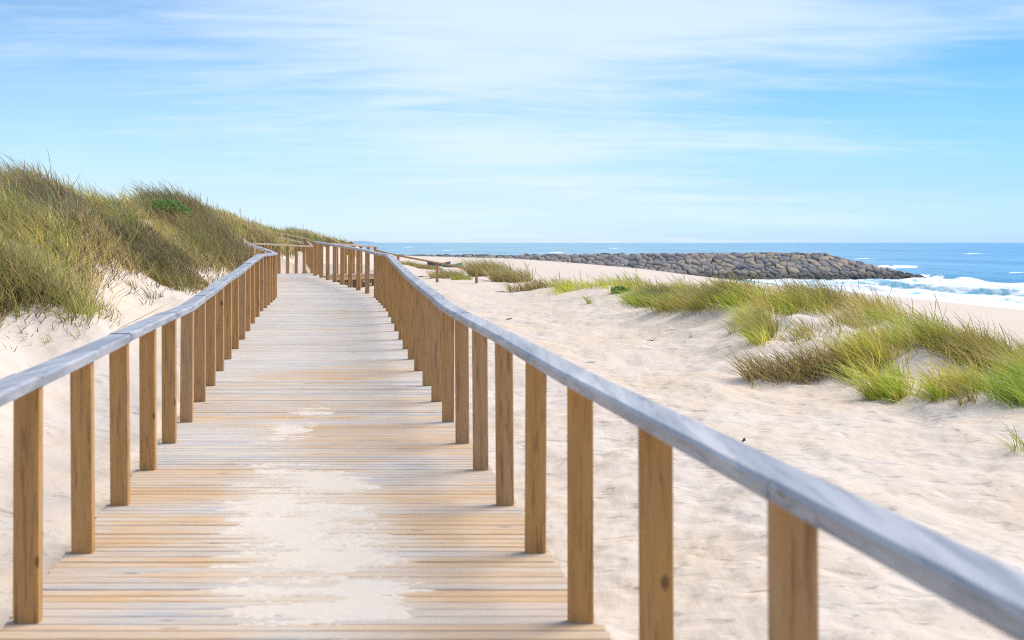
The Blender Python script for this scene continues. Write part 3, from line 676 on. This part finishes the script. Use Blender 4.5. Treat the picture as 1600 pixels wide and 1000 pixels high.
left_far = [(360, 300), (360, 400), (372, 430), (395, 425), (412, 400), (440, 392), (470, 394), (500, 384), (545, 383), (545, 350), (420, 300)]
LF = [clumps(area([(360, 335), (405, 345), (412, 385), (374, 425), (355, 425), (350, 335)], 620, 14, .1), 26, .4, .46, 'mixed', .017, .8, 14, .03, hue=lambda x, y: .6 + 0 * x),
      clumps(area(left_far, 1500, 7, .36), 24, .55, .48, 'mixed', .022, .7, 7, .02, hue=hueN(.15, 9)),
      clumps(area(left_far, 600, 8, .45), 24, .6, .34, 'thatch', .026, .6, 8, 0)]
grass_obj('dune_grass', LF, 'more distant grassy dunes falling to the sea behind the boardwalk bend', kind='stuff')

crestR = [(1165, 508), (1190, 488), (1225, 474), (1290, 472), (1350, 490), (1400, 503), (1450, 528), (1510, 558), (1570, 582), (1640, 606)]
RG = [clumps(band(crestR, 13, 330, 21), 20, .18, .47, 'green', .012, .95, 21, .03, hue=hueN(.6, 21)),
      clumps(band([(1185, 503), (1230, 486), (1300, 484)], 10, 90, 22), 20, .18, .47, 'green', .012, .9, 22, .03),
      clumps(band([(1162, 516), (1185, 530), (1205, 522)], 12, 80, 23), 24, .18, .48, 'green', .012, .9, 23),
      clumps(band([(1245, 524), (1262, 528)], 7, 12, 24), 22, .15, .46, 'green', .012, .8, 24),
      clumps(band([(1290, 512), (1330, 508), (1372, 510)], 6, 44, 25), 20, .16, .42, 'mixed', .012, .8, 25),
      clumps(band([(1335, 590), (1350, 566), (1345, 548), (1380, 540), (1430, 540), (1480, 545), (1540, 556), (1640, 592)], 12, 210, 26), 20, .17, .45, 'green', .012, .95, 26, .03, hue=lambda x, y: .6 + 0 * x),
      clumps(area([(1330, 555), (1390, 556), (1375, 592), (1330, 592)], 60, 27), 20, .18, .47, 'green', .012, .9, 27, hue=lambda x, y: .7 + 0 * x),
      clumps(band([(1362, 612), (1375, 622), (1402, 622), (1412, 608)], 8, 34, 28), 22, .15, .45, 'green', .012, .85, 28),
      clumps(band([(1462, 620), (1490, 614), (1530, 610), (1590, 622), (1660, 642)], 10, 130, 29), 20, .16, .42, 'green', .012, .95, 29, hue=hueN(.8, 29)),
      clumps(area([(1215, 520), (1340, 505), (1335, 545), (1240, 560)], 36, 30), 8, .2, .32, 'mixed', .010, .8, 30),
      clumps(band(crestR, 14, 110, 41), 4, .2, .58, 'dry', .010, .8, 41, .4),
      clumps(band([(1335, 590), (1380, 550), (1450, 545), (1540, 562), (1640, 598)], 14, 80, 42), 5, .2, .42, 'dry', .011, .9, 42, .2)]
grass_obj('dune_grass', RG, 'bright green marram grass over the nearer sand hummocks on the right', kind='stuff')
RB = [clumps(band([(870, 455), (915, 450), (950, 446), (1000, 449), (1060, 456), (1120, 462), (1185, 462)], 6, 230, 31), 22, .35, .38, 'green', .015, .8, 31, .10, hue=lambda x, y: .5 + 0 * x),
      clumps(band([(985, 472), (1040, 478), (1100, 480), (1150, 476), (1185, 468)], 7, 230, 32), 22, .28, .38, 'green', .014, .9, 32, .04, hue=hueN(.4, 32)),
      clumps(band([(1010, 462), (1080, 464), (1180, 468)], 8, 150, 33), 20, .3, .34, 'mixed', .014, .9, 33, .05)]
grass_obj('dune_grass', RB, 'long belt of marram grass on the low ridge in front of the stone breakwater', kind='stuff')

# separate tussocks
def tussock(name, px, d, rx, ry, n, h, pal, label, width=0.009, lean=0.8, spread=0.5, seed=0, heads=0.03, wind=(-1, .15), cat='grass tuft'):
    rng = np.random.default_rng(seed + 500); X0 = XX(px, d)
    n = max(20, int(n * .6)); X = X0 + np.clip(rng.normal(0, rx / 2, n), -rx * .8, rx * .8); Y = d + np.clip(rng.normal(0, ry / 2, n), -ry, ry)
    P = np.stack([X, Y, terrain(X, Y)], 1)
    org = (X0, d, float(terrain(np.array([X0]), np.array([d]))[0]))
    return grass_obj(name, [blades(P, h, pal, width, lean, spread, wind, seed, heads)], label, cat, 'separate tufts of dune grass', origin=org)
def d_at(px, py, lo, hi):                 # depth where the sight line of a photo point meets the sand
    d = np.linspace(lo, hi, 500); z = terrain(XX(px, d), d); ray = H - (py - HOR) * d / F
    k = np.argmax(z >= ray); return float(d[k]) if z[k] >= ray[k] else hi
TU = [(1250, 588, 12, 30, .75, .3, 1500, .42, 'dry', 'dark brown matted tussock under the sand lip on the right'),
      (1300, 575, 12, 30, .35, .2, 420, .42, 'dry', 'upright brownish tuft at the right end of the dark matted tussock'),
      (1183, 590, 12, 30, .12, .12, 110, .5, 'mixed', 'thin sparse tuft standing alone left of the dark matted tussock'),
      (1365, 625, 10, 25, .12, .1, 130, .5, 'green', 'leaning tuft at the front edge of the green hummocks'),
      (1462, 628, 10, 25, .1, .1, 60, .36, 'green', 'small sprawling tuft on bare sand below the green hummocks'),
      (1515, 628, 10, 25, .1, .1, 70, .36, 'mixed', 'small upright tuft just right of the sprawling one'),
      (1592, 705, 8, 20, .08, .06, 26, .35, 'green', 'few grass blades at the right edge of the photograph'),
      (1015, 478, 20, 45, .4, .3, 330, .4, 'green', 'low green tuft at the left foot of the ridge grass'),
      (920, 475, 20, 45, .06, .06, 24, .35, 'green', 'tiny lone tuft on the smooth sand slope'),
      (1150, 520, 15, 35, .12, .1, 60, .4, 'mixed', 'wispy tuft on the steep sand face left of the green hummocks'),
      (766, 432, 35, 80, 1.0, .8, 2400, .95, 'mixed', 'rounded olive tussock beside the last post of the stair handrail'),
      (800, 441, 35, 80, .9, .6, 1700, .75, 'mixed', 'lower olive tussock to the right of the rounded one'),
      (700, 434, 35, 80, .8, .5, 1100, .5, 'mixed', 'brownish tuft in front of the green boat'),
      (722, 437, 35, 80, .45, .3, 700, .26, 'green', 'short bright green tuft between the two last stair posts'),
      (835, 452, 30, 70, .9, .4, 700, .45, 'dry', 'thin straw coloured tuft between the olive tussocks and the ridge grass'),
      (648, 416, 45, 100, 0.8, .5, 1500, .3, 'mixed', 'low faded tuft behind the handrail left of the blue boat'),
      (672, 420, 45, 100, .7, .5, 1400, .3, 'dry', 'faded straw tuft just left of the blue boat'),
      (208, 452, 12, 30, .07, .07, 40, .3, 'dry', 'small dry tuft on the bare sand slope of the left dune'),
      (235, 466, 12, 30, .10, .08, 50, .3, 'blue', 'sparse tuft low on the bare left slope near the handrail'),
      (22, 492, 9, 20, .12, .1, 60, .3, 'green', 'green tuft at the left edge below the dune grass'),
      (100, 500, 9, 20, .1, .1, 40, .22, 'dry', 'short dry tuft at the foot of the left dune grass')]
for k, (px, py, lo, hi, rx, ry, n, h, pal, lab) in enumerate(TU):
    tussock('grass_tuft', px, d_at(px, py, lo, hi), rx, ry, n, h, pal, lab, width=0.011 if lo < 20 else 0.020, seed=40 + k)

# leafy plants
m_leaf, t, b = mat_new('green_leaf'); b.inputs['Roughness'].default_value = 0.6
lc = mixc(t, noise(t, geopos(t), 9, 2), (0.12, 0.24, 0.04, 1), (0.26, 0.40, 0.09, 1)); L(t, lc, b.inputs['Base Color'])
tr = N(t, 'ShaderNodeBsdfTranslucent'); L(t, lc, tr.inputs[0]); mx = N(t, 'ShaderNodeMixShader'); mx.inputs[0].default_value = 0.4
L(t, b.outputs[0], mx.inputs[1]); L(t, tr.outputs[0], mx.inputs[2]); L(t, mx.outputs[0], t.nodes['Material Output'].inputs['Surface'])
def leafy(name, px, d, r, hgt, n, label, leaf=0.05, seed=1):
    rng = np.random.default_rng(seed); X0 = XX(px, d); z0 = float(terrain(np.array([X0]), np.array([d]))[0])
    V, Fc = [], []
    for i in range(n):
        a = rng.uniform(0, 6.28); q = math.sqrt(rng.random()); e = rng.random() ** 0.6
        c_ = Vector((math.cos(a) * r * q, math.sin(a) * r * q * .7, hgt * e * (1.05 - q * q * .7)))
        u = Vector(rng.normal(0, 1, 3)).normalized() * leaf; w_ = u.cross(Vector(rng.normal(0, 1, 3))).normalized() * leaf * .45
        b0 = len(V); V += [c_ - u, c_ + w_, c_ + u, c_ - w_]; Fc.append((b0, b0 + 1, b0 + 2, b0 + 3))
    me = raw_mesh(name, [tuple(v) for v in V], Fc); o = put(name, me, m_leaf, loc=(X0, d, z0)); return tag(o, label, 'plant', 'leafy green plants on the dunes')
leafy('leafy_bush', 253, d_at(253, 333, 18, 35), .55, .26, 1300, 'bright green bush near the crest of the left dune', .035, 3)
leafy('leafy_plant', 969, d_at(969, 457, 30, 50), .22, .14, 60, 'small round green plant on the bare sand left of the ridge grass', .08, 4)

# twigs and driftwood
m_twig, t, b = mat_new('dark_driftwood'); b.inputs['Base Color'].default_value = (0.06, 0.045, 0.035, 1); b.inputs['Roughness'].default_value = 0.9
def stick(px, py, lo, hi, ln, rad, ang, label, seed):
    rng = random.Random(seed); d = d_at(px, py, lo, hi); X0 = XX(px, d); z0 = float(terrain(np.array([X0]), np.array([d]))[0])
    mb = MB(); secs = []; n = 9
    for k in range(n):
        tt = k / (n - 1) - .5; x = math.cos(ang) * ln * tt; y_ = math.sin(ang) * ln * tt + rng.uniform(-.04, .04) * ln
        z = float(terrain(np.array([X0 + x]), np.array([d + y_]))[0]) - z0 + rad * .6 + rng.uniform(0, .02); r_ = rad * (1 - abs(tt) * 1.3) * rng.uniform(.8, 1.2)
        secs.append([(x + math.cos(a) * r_ * abs(math.sin(ang)), y_ + math.cos(a) * r_ * abs(math.cos(ang)), z + math.sin(a) * r_) for a in [i * math.pi / 3 for i in range(6)]])
    mb.prism(secs); o = mb.build('driftwood', m_twig, None, (X0, d, z0)); return tag(o, label, 'driftwood', 'driftwood scattered on the sand')
stick(656, 433, 30, 80, .7, .02, 0.1, 'dark flat piece of driftwood on the sand just right of the handrail bend', 1)
stick(783, 457, 30, 80, .42, .013, 0.2, 'thin dark stick on the sand in front of the olive tussocks', 2)
stick(766, 437, 30, 80, .35, .04, 1.2, 'dark stump of wood at the left foot of the rounded olive tussock', 3)
stick(795, 500, 20, 60, .2, .012, 0.8, 'short dark twig on the trampled sand beyond the handrail', 4)
stick(1018, 533, 15, 40, .25, .008, 0.7, 'dark twig half buried in the smooth sand slope', 5)
stick(924, 567, 12, 40, .15, .006, 0.4, 'tiny twig at the foot of the smooth sand slope', 6)
stick(1162, 692, 8, 20, .05, .014, 0.8, 'small dark pebble sized chip just above the handrail on the right', 7)

# ------------------------------------------------------------------ breakwater
m_rock, t, b = mat_new('breakwater_rock')
p = geopos(t); r = attr(t, 'rnd')
sp = N(t, 'ShaderNodeSeparateXYZ'); L(t, p, sp.inputs[0])
c = mixc(t, maprange(t, r, 0.0, 0.55), (0.15, 0.15, 0.155, 1), (0.26, 0.235, 0.21, 1))
tanx = maprange(t, sp.outputs[0], 35, 75, 0.25, 1.0)
c = mixc(t, math_node(t, 'MULTIPLY', maprange(t, r, 0.45, 0.9), tanx), c, (0.42, 0.32, 0.20, 1))
c = mixc(t, maprange(t, noise(t, p, 1.2, 4), 0.4, 0.65, 0, 0.4), c, (0.18, 0.18, 0.19, 1))
dk = maprange(t, math_node(t, 'ADD', sp.outputs[2], math_node(t, 'MULTIPLY', noise(t, p, .2, 2), 2.0)), SEA + 1.8, SEA + 3.6, 0.85, 0.0)
c = mixc(t, dk, c, (0.03, 0.035, 0.035, 1))
L(t, c, b.inputs['Base Color']); b.inputs['Roughness'].default_value = 0.9
bump(t, b, noise(t, p, 2.0, 4), 0.6, 0.2)
bmx = bmesh.new(); bmesh.ops.create_icosphere(bmx, subdivisions=2, radius=1.0)
IV = np.array([v.co[:] for v in bmx.verts]); IF = np.array([[v.index for v in f.verts] for f in bmx.faces]); bmx.free()
def rock(rng, sx, sy, sz):
    V = IV.copy()
    for _ in range(9):                                     # chop flat facets
        n = rng.normal(0, 1, 3); n /= np.linalg.norm(n); lim = rng.uniform(0.50, 0.80)
        dd_ = V @ n; V = V - np.outer(np.maximum(dd_ - lim, 0), n)
    V = np.sign(V) * np.abs(V) ** 0.7; V = V * np.array([sx, sy, sz]); a = rng.uniform(-.5, .5); ca, sa = math.cos(a * .5), math.sin(a * .5)
    V = V @ np.array([[ca, 0, sa * .6], [0, 1, 0], [-sa * .6, 0, ca]]).T
    az = rng.uniform(-.25, .25); V = V @ np.array([[math.cos(az), -math.sin(az), 0], [math.sin(az), math.cos(az), 0], [0, 0, 1]]).T
    return V
JC = 396.0
def crest_z(X): return np.interp(X, [-40, 5, 35, 55, 82, 86, 116], [-2.45, -2.40, -2.15, -1.98, -1.75, -1.85, SEA - 0.2])
def jet_z(X, Y):
    s_ = np.maximum(np.abs(Y - JC) - np.interp(X, [80, 112], [2.5, .3]), 0)
    return crest_z(X) - s_ * 0.62
jt = empty('breakwater', (40, JC, SEA)); tag(jt, 'long rough stone breakwater running from the beach out into the sea', 'breakwater')
rows = []; xs = np.linspace(-45, 116, 80); yy_ = np.linspace(JC - 14, JC + 14, 19)
Yg, Xg = np.meshgrid(yy_, xs, indexing='ij')
me = raw_mesh('rubble_core', np.stack([Xg.ravel() - 40, Yg.ravel() - JC, np.maximum(jet_z(Xg.ravel(), Yg.ravel()) - 0.7, SEA - 3) - SEA], 1), grid_faces(19, 80), smooth=True)
vattr(me, 'rnd', np.zeros(len(me.vertices))); put('rubble_core', me, m_rock, jt)
rng = np.random.default_rng(77)
pts = []
for k, yk in enumerate(np.arange(JC - 13.5, JC + 9, 1.35)):
    for xk in np.arange(-45, 117, 1.9): pts.append((xk + (1.25 if k % 2 else 0) + rng.uniform(-1.0, 1.0), yk + rng.uniform(-.65, .65)))
pts = np.array(pts); pts = pts[rng.random(len(pts)) > .16]; aniso = np.array([1.0, 1.35]); PS = pts * aniso
def cell(i):
    poly = [np.array(q, float) for q in ((-4, -4), (4, -4), (4, 4), (-4, 4))]; c0 = PS[i]
    dd_ = PS - c0; r2 = (dd_ ** 2).sum(1); nb_ = np.argsort(r2)[1:18]
    for k in nb_:
        n = dd_[k]; lim = r2[k] / 2; out = []
        for a in range(len(poly)):
            p, q = poly[a], poly[(a + 1) % len(poly)]; sp_, sq = p @ n - lim, q @ n - lim
            if sp_ <= 0: out.append(p)
            if sp_ * sq < 0: out.append(p + (q - p) * sp_ / (sp_ - sq))
        poly = out
        if len(poly) < 3: return None
    return np.array(poly) / aniso
stones = []
for i in range(len(pts)):
    X0, Y0 = pts[i]; z0 = float(jet_z(X0, Y0))
    if z0 < SEA - 1.2: continue
    pg = cell(i)
    if pg is None: continue
    if len(pg) > 3 and rng.random() < .5: pg = np.concatenate([pg, [pg[-1] * .5 + pg[0] * .5 + rng.normal(0, .06, 2)]])
    lift = rng.choice([-.10, 0, .12, .30]) * rng.uniform(.6, 1.2); tx, ty = rng.normal(0, .11, 2); n = len(pg); V = []
    for sc_, hh_ in ((0.97, -1.0), (0.94, 0.0), (0.84, .20), (0.55, .30)):
        for q in pg:
            qx, qy = q * sc_ + rng.normal(0, .05, 2); V.append((qx, qy, float(jet_z(X0 + qx, Y0 + qy)) - z0 + hh_ + lift + (tx * qx + ty * qy) * (hh_ > -.5)))
    V.append((0, 0, .32 + lift)); F3 = []
    for r_ in range(3):
        for a in range(n):
            A0, A1, B0, B1 = r_ * n + a, r_ * n + (a + 1) % n, (r_ + 1) * n + a, (r_ + 1) * n + (a + 1) % n; F3 += [(A0, A1, B1), (A0, B1, B0)]
    for a in range(n): F3.append((3 * n + a, 3 * n + (a + 1) % n, 4 * n))
    for a in range(1, n - 1): F3.append((0, a + 1, a))
    stones.append((X0, Y0, z0, np.array(V), np.array(F3), rng.random(), float(np.ptp(pg[:, 0]) * np.ptp(pg[:, 1]))))
front = sorted([q for q in stones if q[1] < JC - 1 and q[0] > 55], key=lambda q: -q[6])[:100]; fs = set(id(q) for q in front)
VV, FF, RR = [], [], []; off = 0
for q in stones:
    V = q[3]
    if id(q) in fs:
        me = raw_mesh('boulder', V, faces3=q[4]); vattr(me, 'rnd', np.full(len(V), q[5]))
        put('boulder', me, m_rock, jt, (q[0] - 40, q[1] - JC, q[2] - SEA)); continue
    VV.append(V + np.array([q[0] - 40, q[1] - JC, q[2] - SEA])); FF.append(q[4] + off); RR.append(np.full(len(V), q[5])); off += len(V)
me = raw_mesh('boulders', np.concatenate(VV), faces3=np.concatenate(FF)); vattr(me, 'rnd', np.concatenate(RR))
tag(put('boulder_pile', me, m_rock, jt), kind='stuff')
for k, (px, py, s_, lab) in enumerate([(1433, 434.5, 1.1, 'dark wet boulder at the very tip of the breakwater'), (1424, 432.5, 1.3, 'large dark boulder just inside the breakwater tip'), (1339, 437.5, .9, 'low dark rock in the surf at the foot of the breakwater')]):
    V = rock(rng, 1.3 * s_, 1.1 * s_, .9 * s_); me = raw_mesh('boulder', V, faces3=IF); vattr(me, 'rnd', np.zeros(len(V)))
    v = W(px, py, 384); tag(put('boulder', me, m_rock, None, (v.x, v.y, SEA + 0.25)), lab, 'boulder', 'loose boulders at the breakwater')

# ------------------------------------------------------------------ boats on the beach
def paint(name, col, rough=0.5):
    m, t, b = mat_new(name)
    L(t, mixc(t, maprange(t, noise(t, objco(t), 6, 4), .4, .7, 0, .35), col + (1,), tuple(c_ * .6 for c_ in col) + (1,)), b.inputs['Base Color']); b.inputs['Roughness'].default_value = rough
    return m
def boat(px, py, d, ln, col, label, rot):
    v = W(px, py, d); z = float(terrain(np.array([v.x]), np.array([v.y]))[0])
    o = empty('rowing_boat', (v.x, v.y, z - 0.22)); o.rotation_euler = (0, 0, rot); tag(o, label, 'boat', 'small boats lying on the beach')
    n = 17; m = 11; V = []; 
    for i in range(n):
        tt = i / (n - 1); s_ = (math.sin(math.pi * min(1, tt * 1.0 + 0.0) * 0.5 + 0.0)) if tt < .0 else 1
        wv_ = math.sin(math.pi * (0.12 + 0.88 * tt)) ** 0.55 if tt < .999 else 0.02; hw = 0.75 * max(wv_, .03); sheer = 0.62 + 0.35 * (2 * tt - 1) ** 2
        for j in range(m):
            a = math.pi * j / (m - 1); V.append(((tt - .5) * ln, -math.cos(a) * hw, sheer - math.sin(a) ** 0.7 * (sheer - 0.06 * abs(2 * tt - 1))))
    me = raw_mesh('hull', V, grid_faces(n, m), smooth=True); h_ = put('hull', me, paint('hull_paint', col), o)
    md = h_.modifiers.new('thick', 'SOLIDIFY'); md.thickness = 0.05
    for xb in (-.2, .18):
        mb = MB(); mb.box(xb * ln - .12, xb * ln + .12, -.66, .66, .42, .46); mb.build('bench', m_far, o)
    mb = MB()
    for sd in (-1, 1):
        secs = []
        for i in range(n):
            tt = i / (n - 1); hw = 0.75 * max(math.sin(math.pi * (0.12 + 0.88 * tt)) ** 0.55 if tt < .999 else .02, .03) + .02; sheer = 0.62 + 0.35 * (2 * tt - 1) ** 2
            secs.append([((tt - .5) * ln, sd * hw - .04, sheer - .03), ((tt - .5) * ln, sd * hw + .04, sheer - .03), ((tt - .5) * ln, sd * hw + .04, sheer + .04), ((tt - .5) * ln, sd * hw - .04, sheer + .04)])
        mb.prism(secs)
    mb.build('gunwale', paint('gunwale_paint', tuple(c_ * .8 for c_ in col)), o)
boat(707, 421, 222, 3.6, (0.01, 0.26, 0.15), 'green boat lying on the beach behind the stair handrail', 0.5)
boat(686, 418, 232, 3.8, (0.05, 0.08, 0.14), 'dark blue boat lying left of the green one on the beach', 0.2)

# ------------------------------------------------------------------ people, far down the beach
m_skin = paint('skin', (0.45, 0.27, 0.19)); 
def skin_body(name, joints, edges, mat, parent=None, loc=None):
    me = bpy.data.meshes.new(name); me.from_pydata([j[0] for j in joints], edges, [])
    o = put(name, me, mat, parent, loc); md = o.modifiers.new('skin', 'SKIN')
    for k, j in enumerate(joints):
        sv = me.skin_vertices[0].data[k]; sv.radius = j[1] if isinstance(j[1], tuple) else (j[1], j[1]); sv.use_root = (k == 0)
    sb = o.modifiers.new('sub', 'SUBSURF'); sb.levels = 1; sb.render_levels = 2
    return o
def person(px, py, d, h, rot, top, legs, label, stride=.16):
    X0 = XX(px, d); z = float(terrain(np.array([X0]), np.array([d]), False)[0]); z = max(z, SEA)
    o = empty('person', (X0, d, z)); o.rotation_euler = (0, 0, rot); k = h / 1.75; o.scale = (k, k, k); tag(o, label, 'person', 'people walking on the far beach')
    J = [((0, 0, .95), (.15, .11)), ((0, 0, 1.18), (.13, .10)), ((0, 0, 1.40), (.17, .10)), ((0, 0, 1.50), .055), ((0, .01, 1.58), (.075, .085)), ((0, .01, 1.70), (.07, .08)),
         ((.20, 0, 1.42), .05), ((.25, .02, 1.14), .042), ((.24, .12, .88), .032), ((.24, .15, .80), .035),
         ((-.20, 0, 1.42), .05), ((-.25, -.02, 1.14), .042), ((-.24, .04, .88), .032), ((-.24, .07, .80), .035),
         ((.10, 0, .88), .085), ((.10, stride * .6, .50), .055), ((.10, stride, .08), .04), ((.10, stride + .14, .035), .035),
         ((-.10, 0, .88), .085), ((-.10, -stride * .3, .50), .055), ((-.10, -stride, .08), .04), ((-.10, -stride + .14, .035), .035)]
    E = [(0, 1), (1, 2), (2, 3), (3, 4), (4, 5), (2, 6), (6, 7), (7, 8), (8, 9), (2, 10), (10, 11), (11, 12), (12, 13), (0, 14), (14, 15), (15, 16), (16, 17), (0, 18), (18, 19), (19, 20), (20, 21)]
    skin_body('body', J, E, m_skin, o)
    g_ = 1.22
    def grow(ids): return [(J[i][0], tuple(q * g_ for q in J[i][1]) if isinstance(J[i][1], tuple) else J[i][1] * g_) for i in ids]
    skin_body('shirt', grow([1, 2, 6, 7, 10, 11, 0]), [(0, 1), (1, 2), (2, 3), (1, 4), (4, 5), (0, 6)], paint('shirt_cloth', top), o)
    skin_body('trousers', grow([0, 14, 15, 18, 19]), [(0, 1), (1, 2), (0, 3), (3, 4)], paint('trouser_cloth', legs), o)
    bm = bmesh.new(); bmesh.ops.create_uvsphere(bm, u_segments=14, v_segments=8, radius=.095)
    for v in bm.verts:
        if v.co.z < -.01: v.co.z *= .3
    me = bpy.data.meshes.new('hair'); bm.to_mesh(me); bm.free(); put('hair', me, paint('hair_colour', (.04, .03, .02)), o, (0, -.01, 1.71))
person(1155.5, 446, 322, 1.6, 0.3, (.10, .12, .18), (.06, .07, .10), 'left hand person of the pair strolling by the water near the breakwater')
person(1173.5, 446, 324, 1.62, -0.4, (.16, .10, .10), (.07, .07, .09), 'right hand person of the pair strolling by the water near the breakwater')
person(879.5, 415, 352, 1.1, 0.8, (.35, .10, .08), (.10, .08, .08), 'small reddish figure crouching distance from the breakwater stones, left of two')
person(887.5, 414.5, 355, 1.2, 0.1, (.03, .03, .04), (.04, .04, .05), 'small dark figure in front of the breakwater stones, right of two')
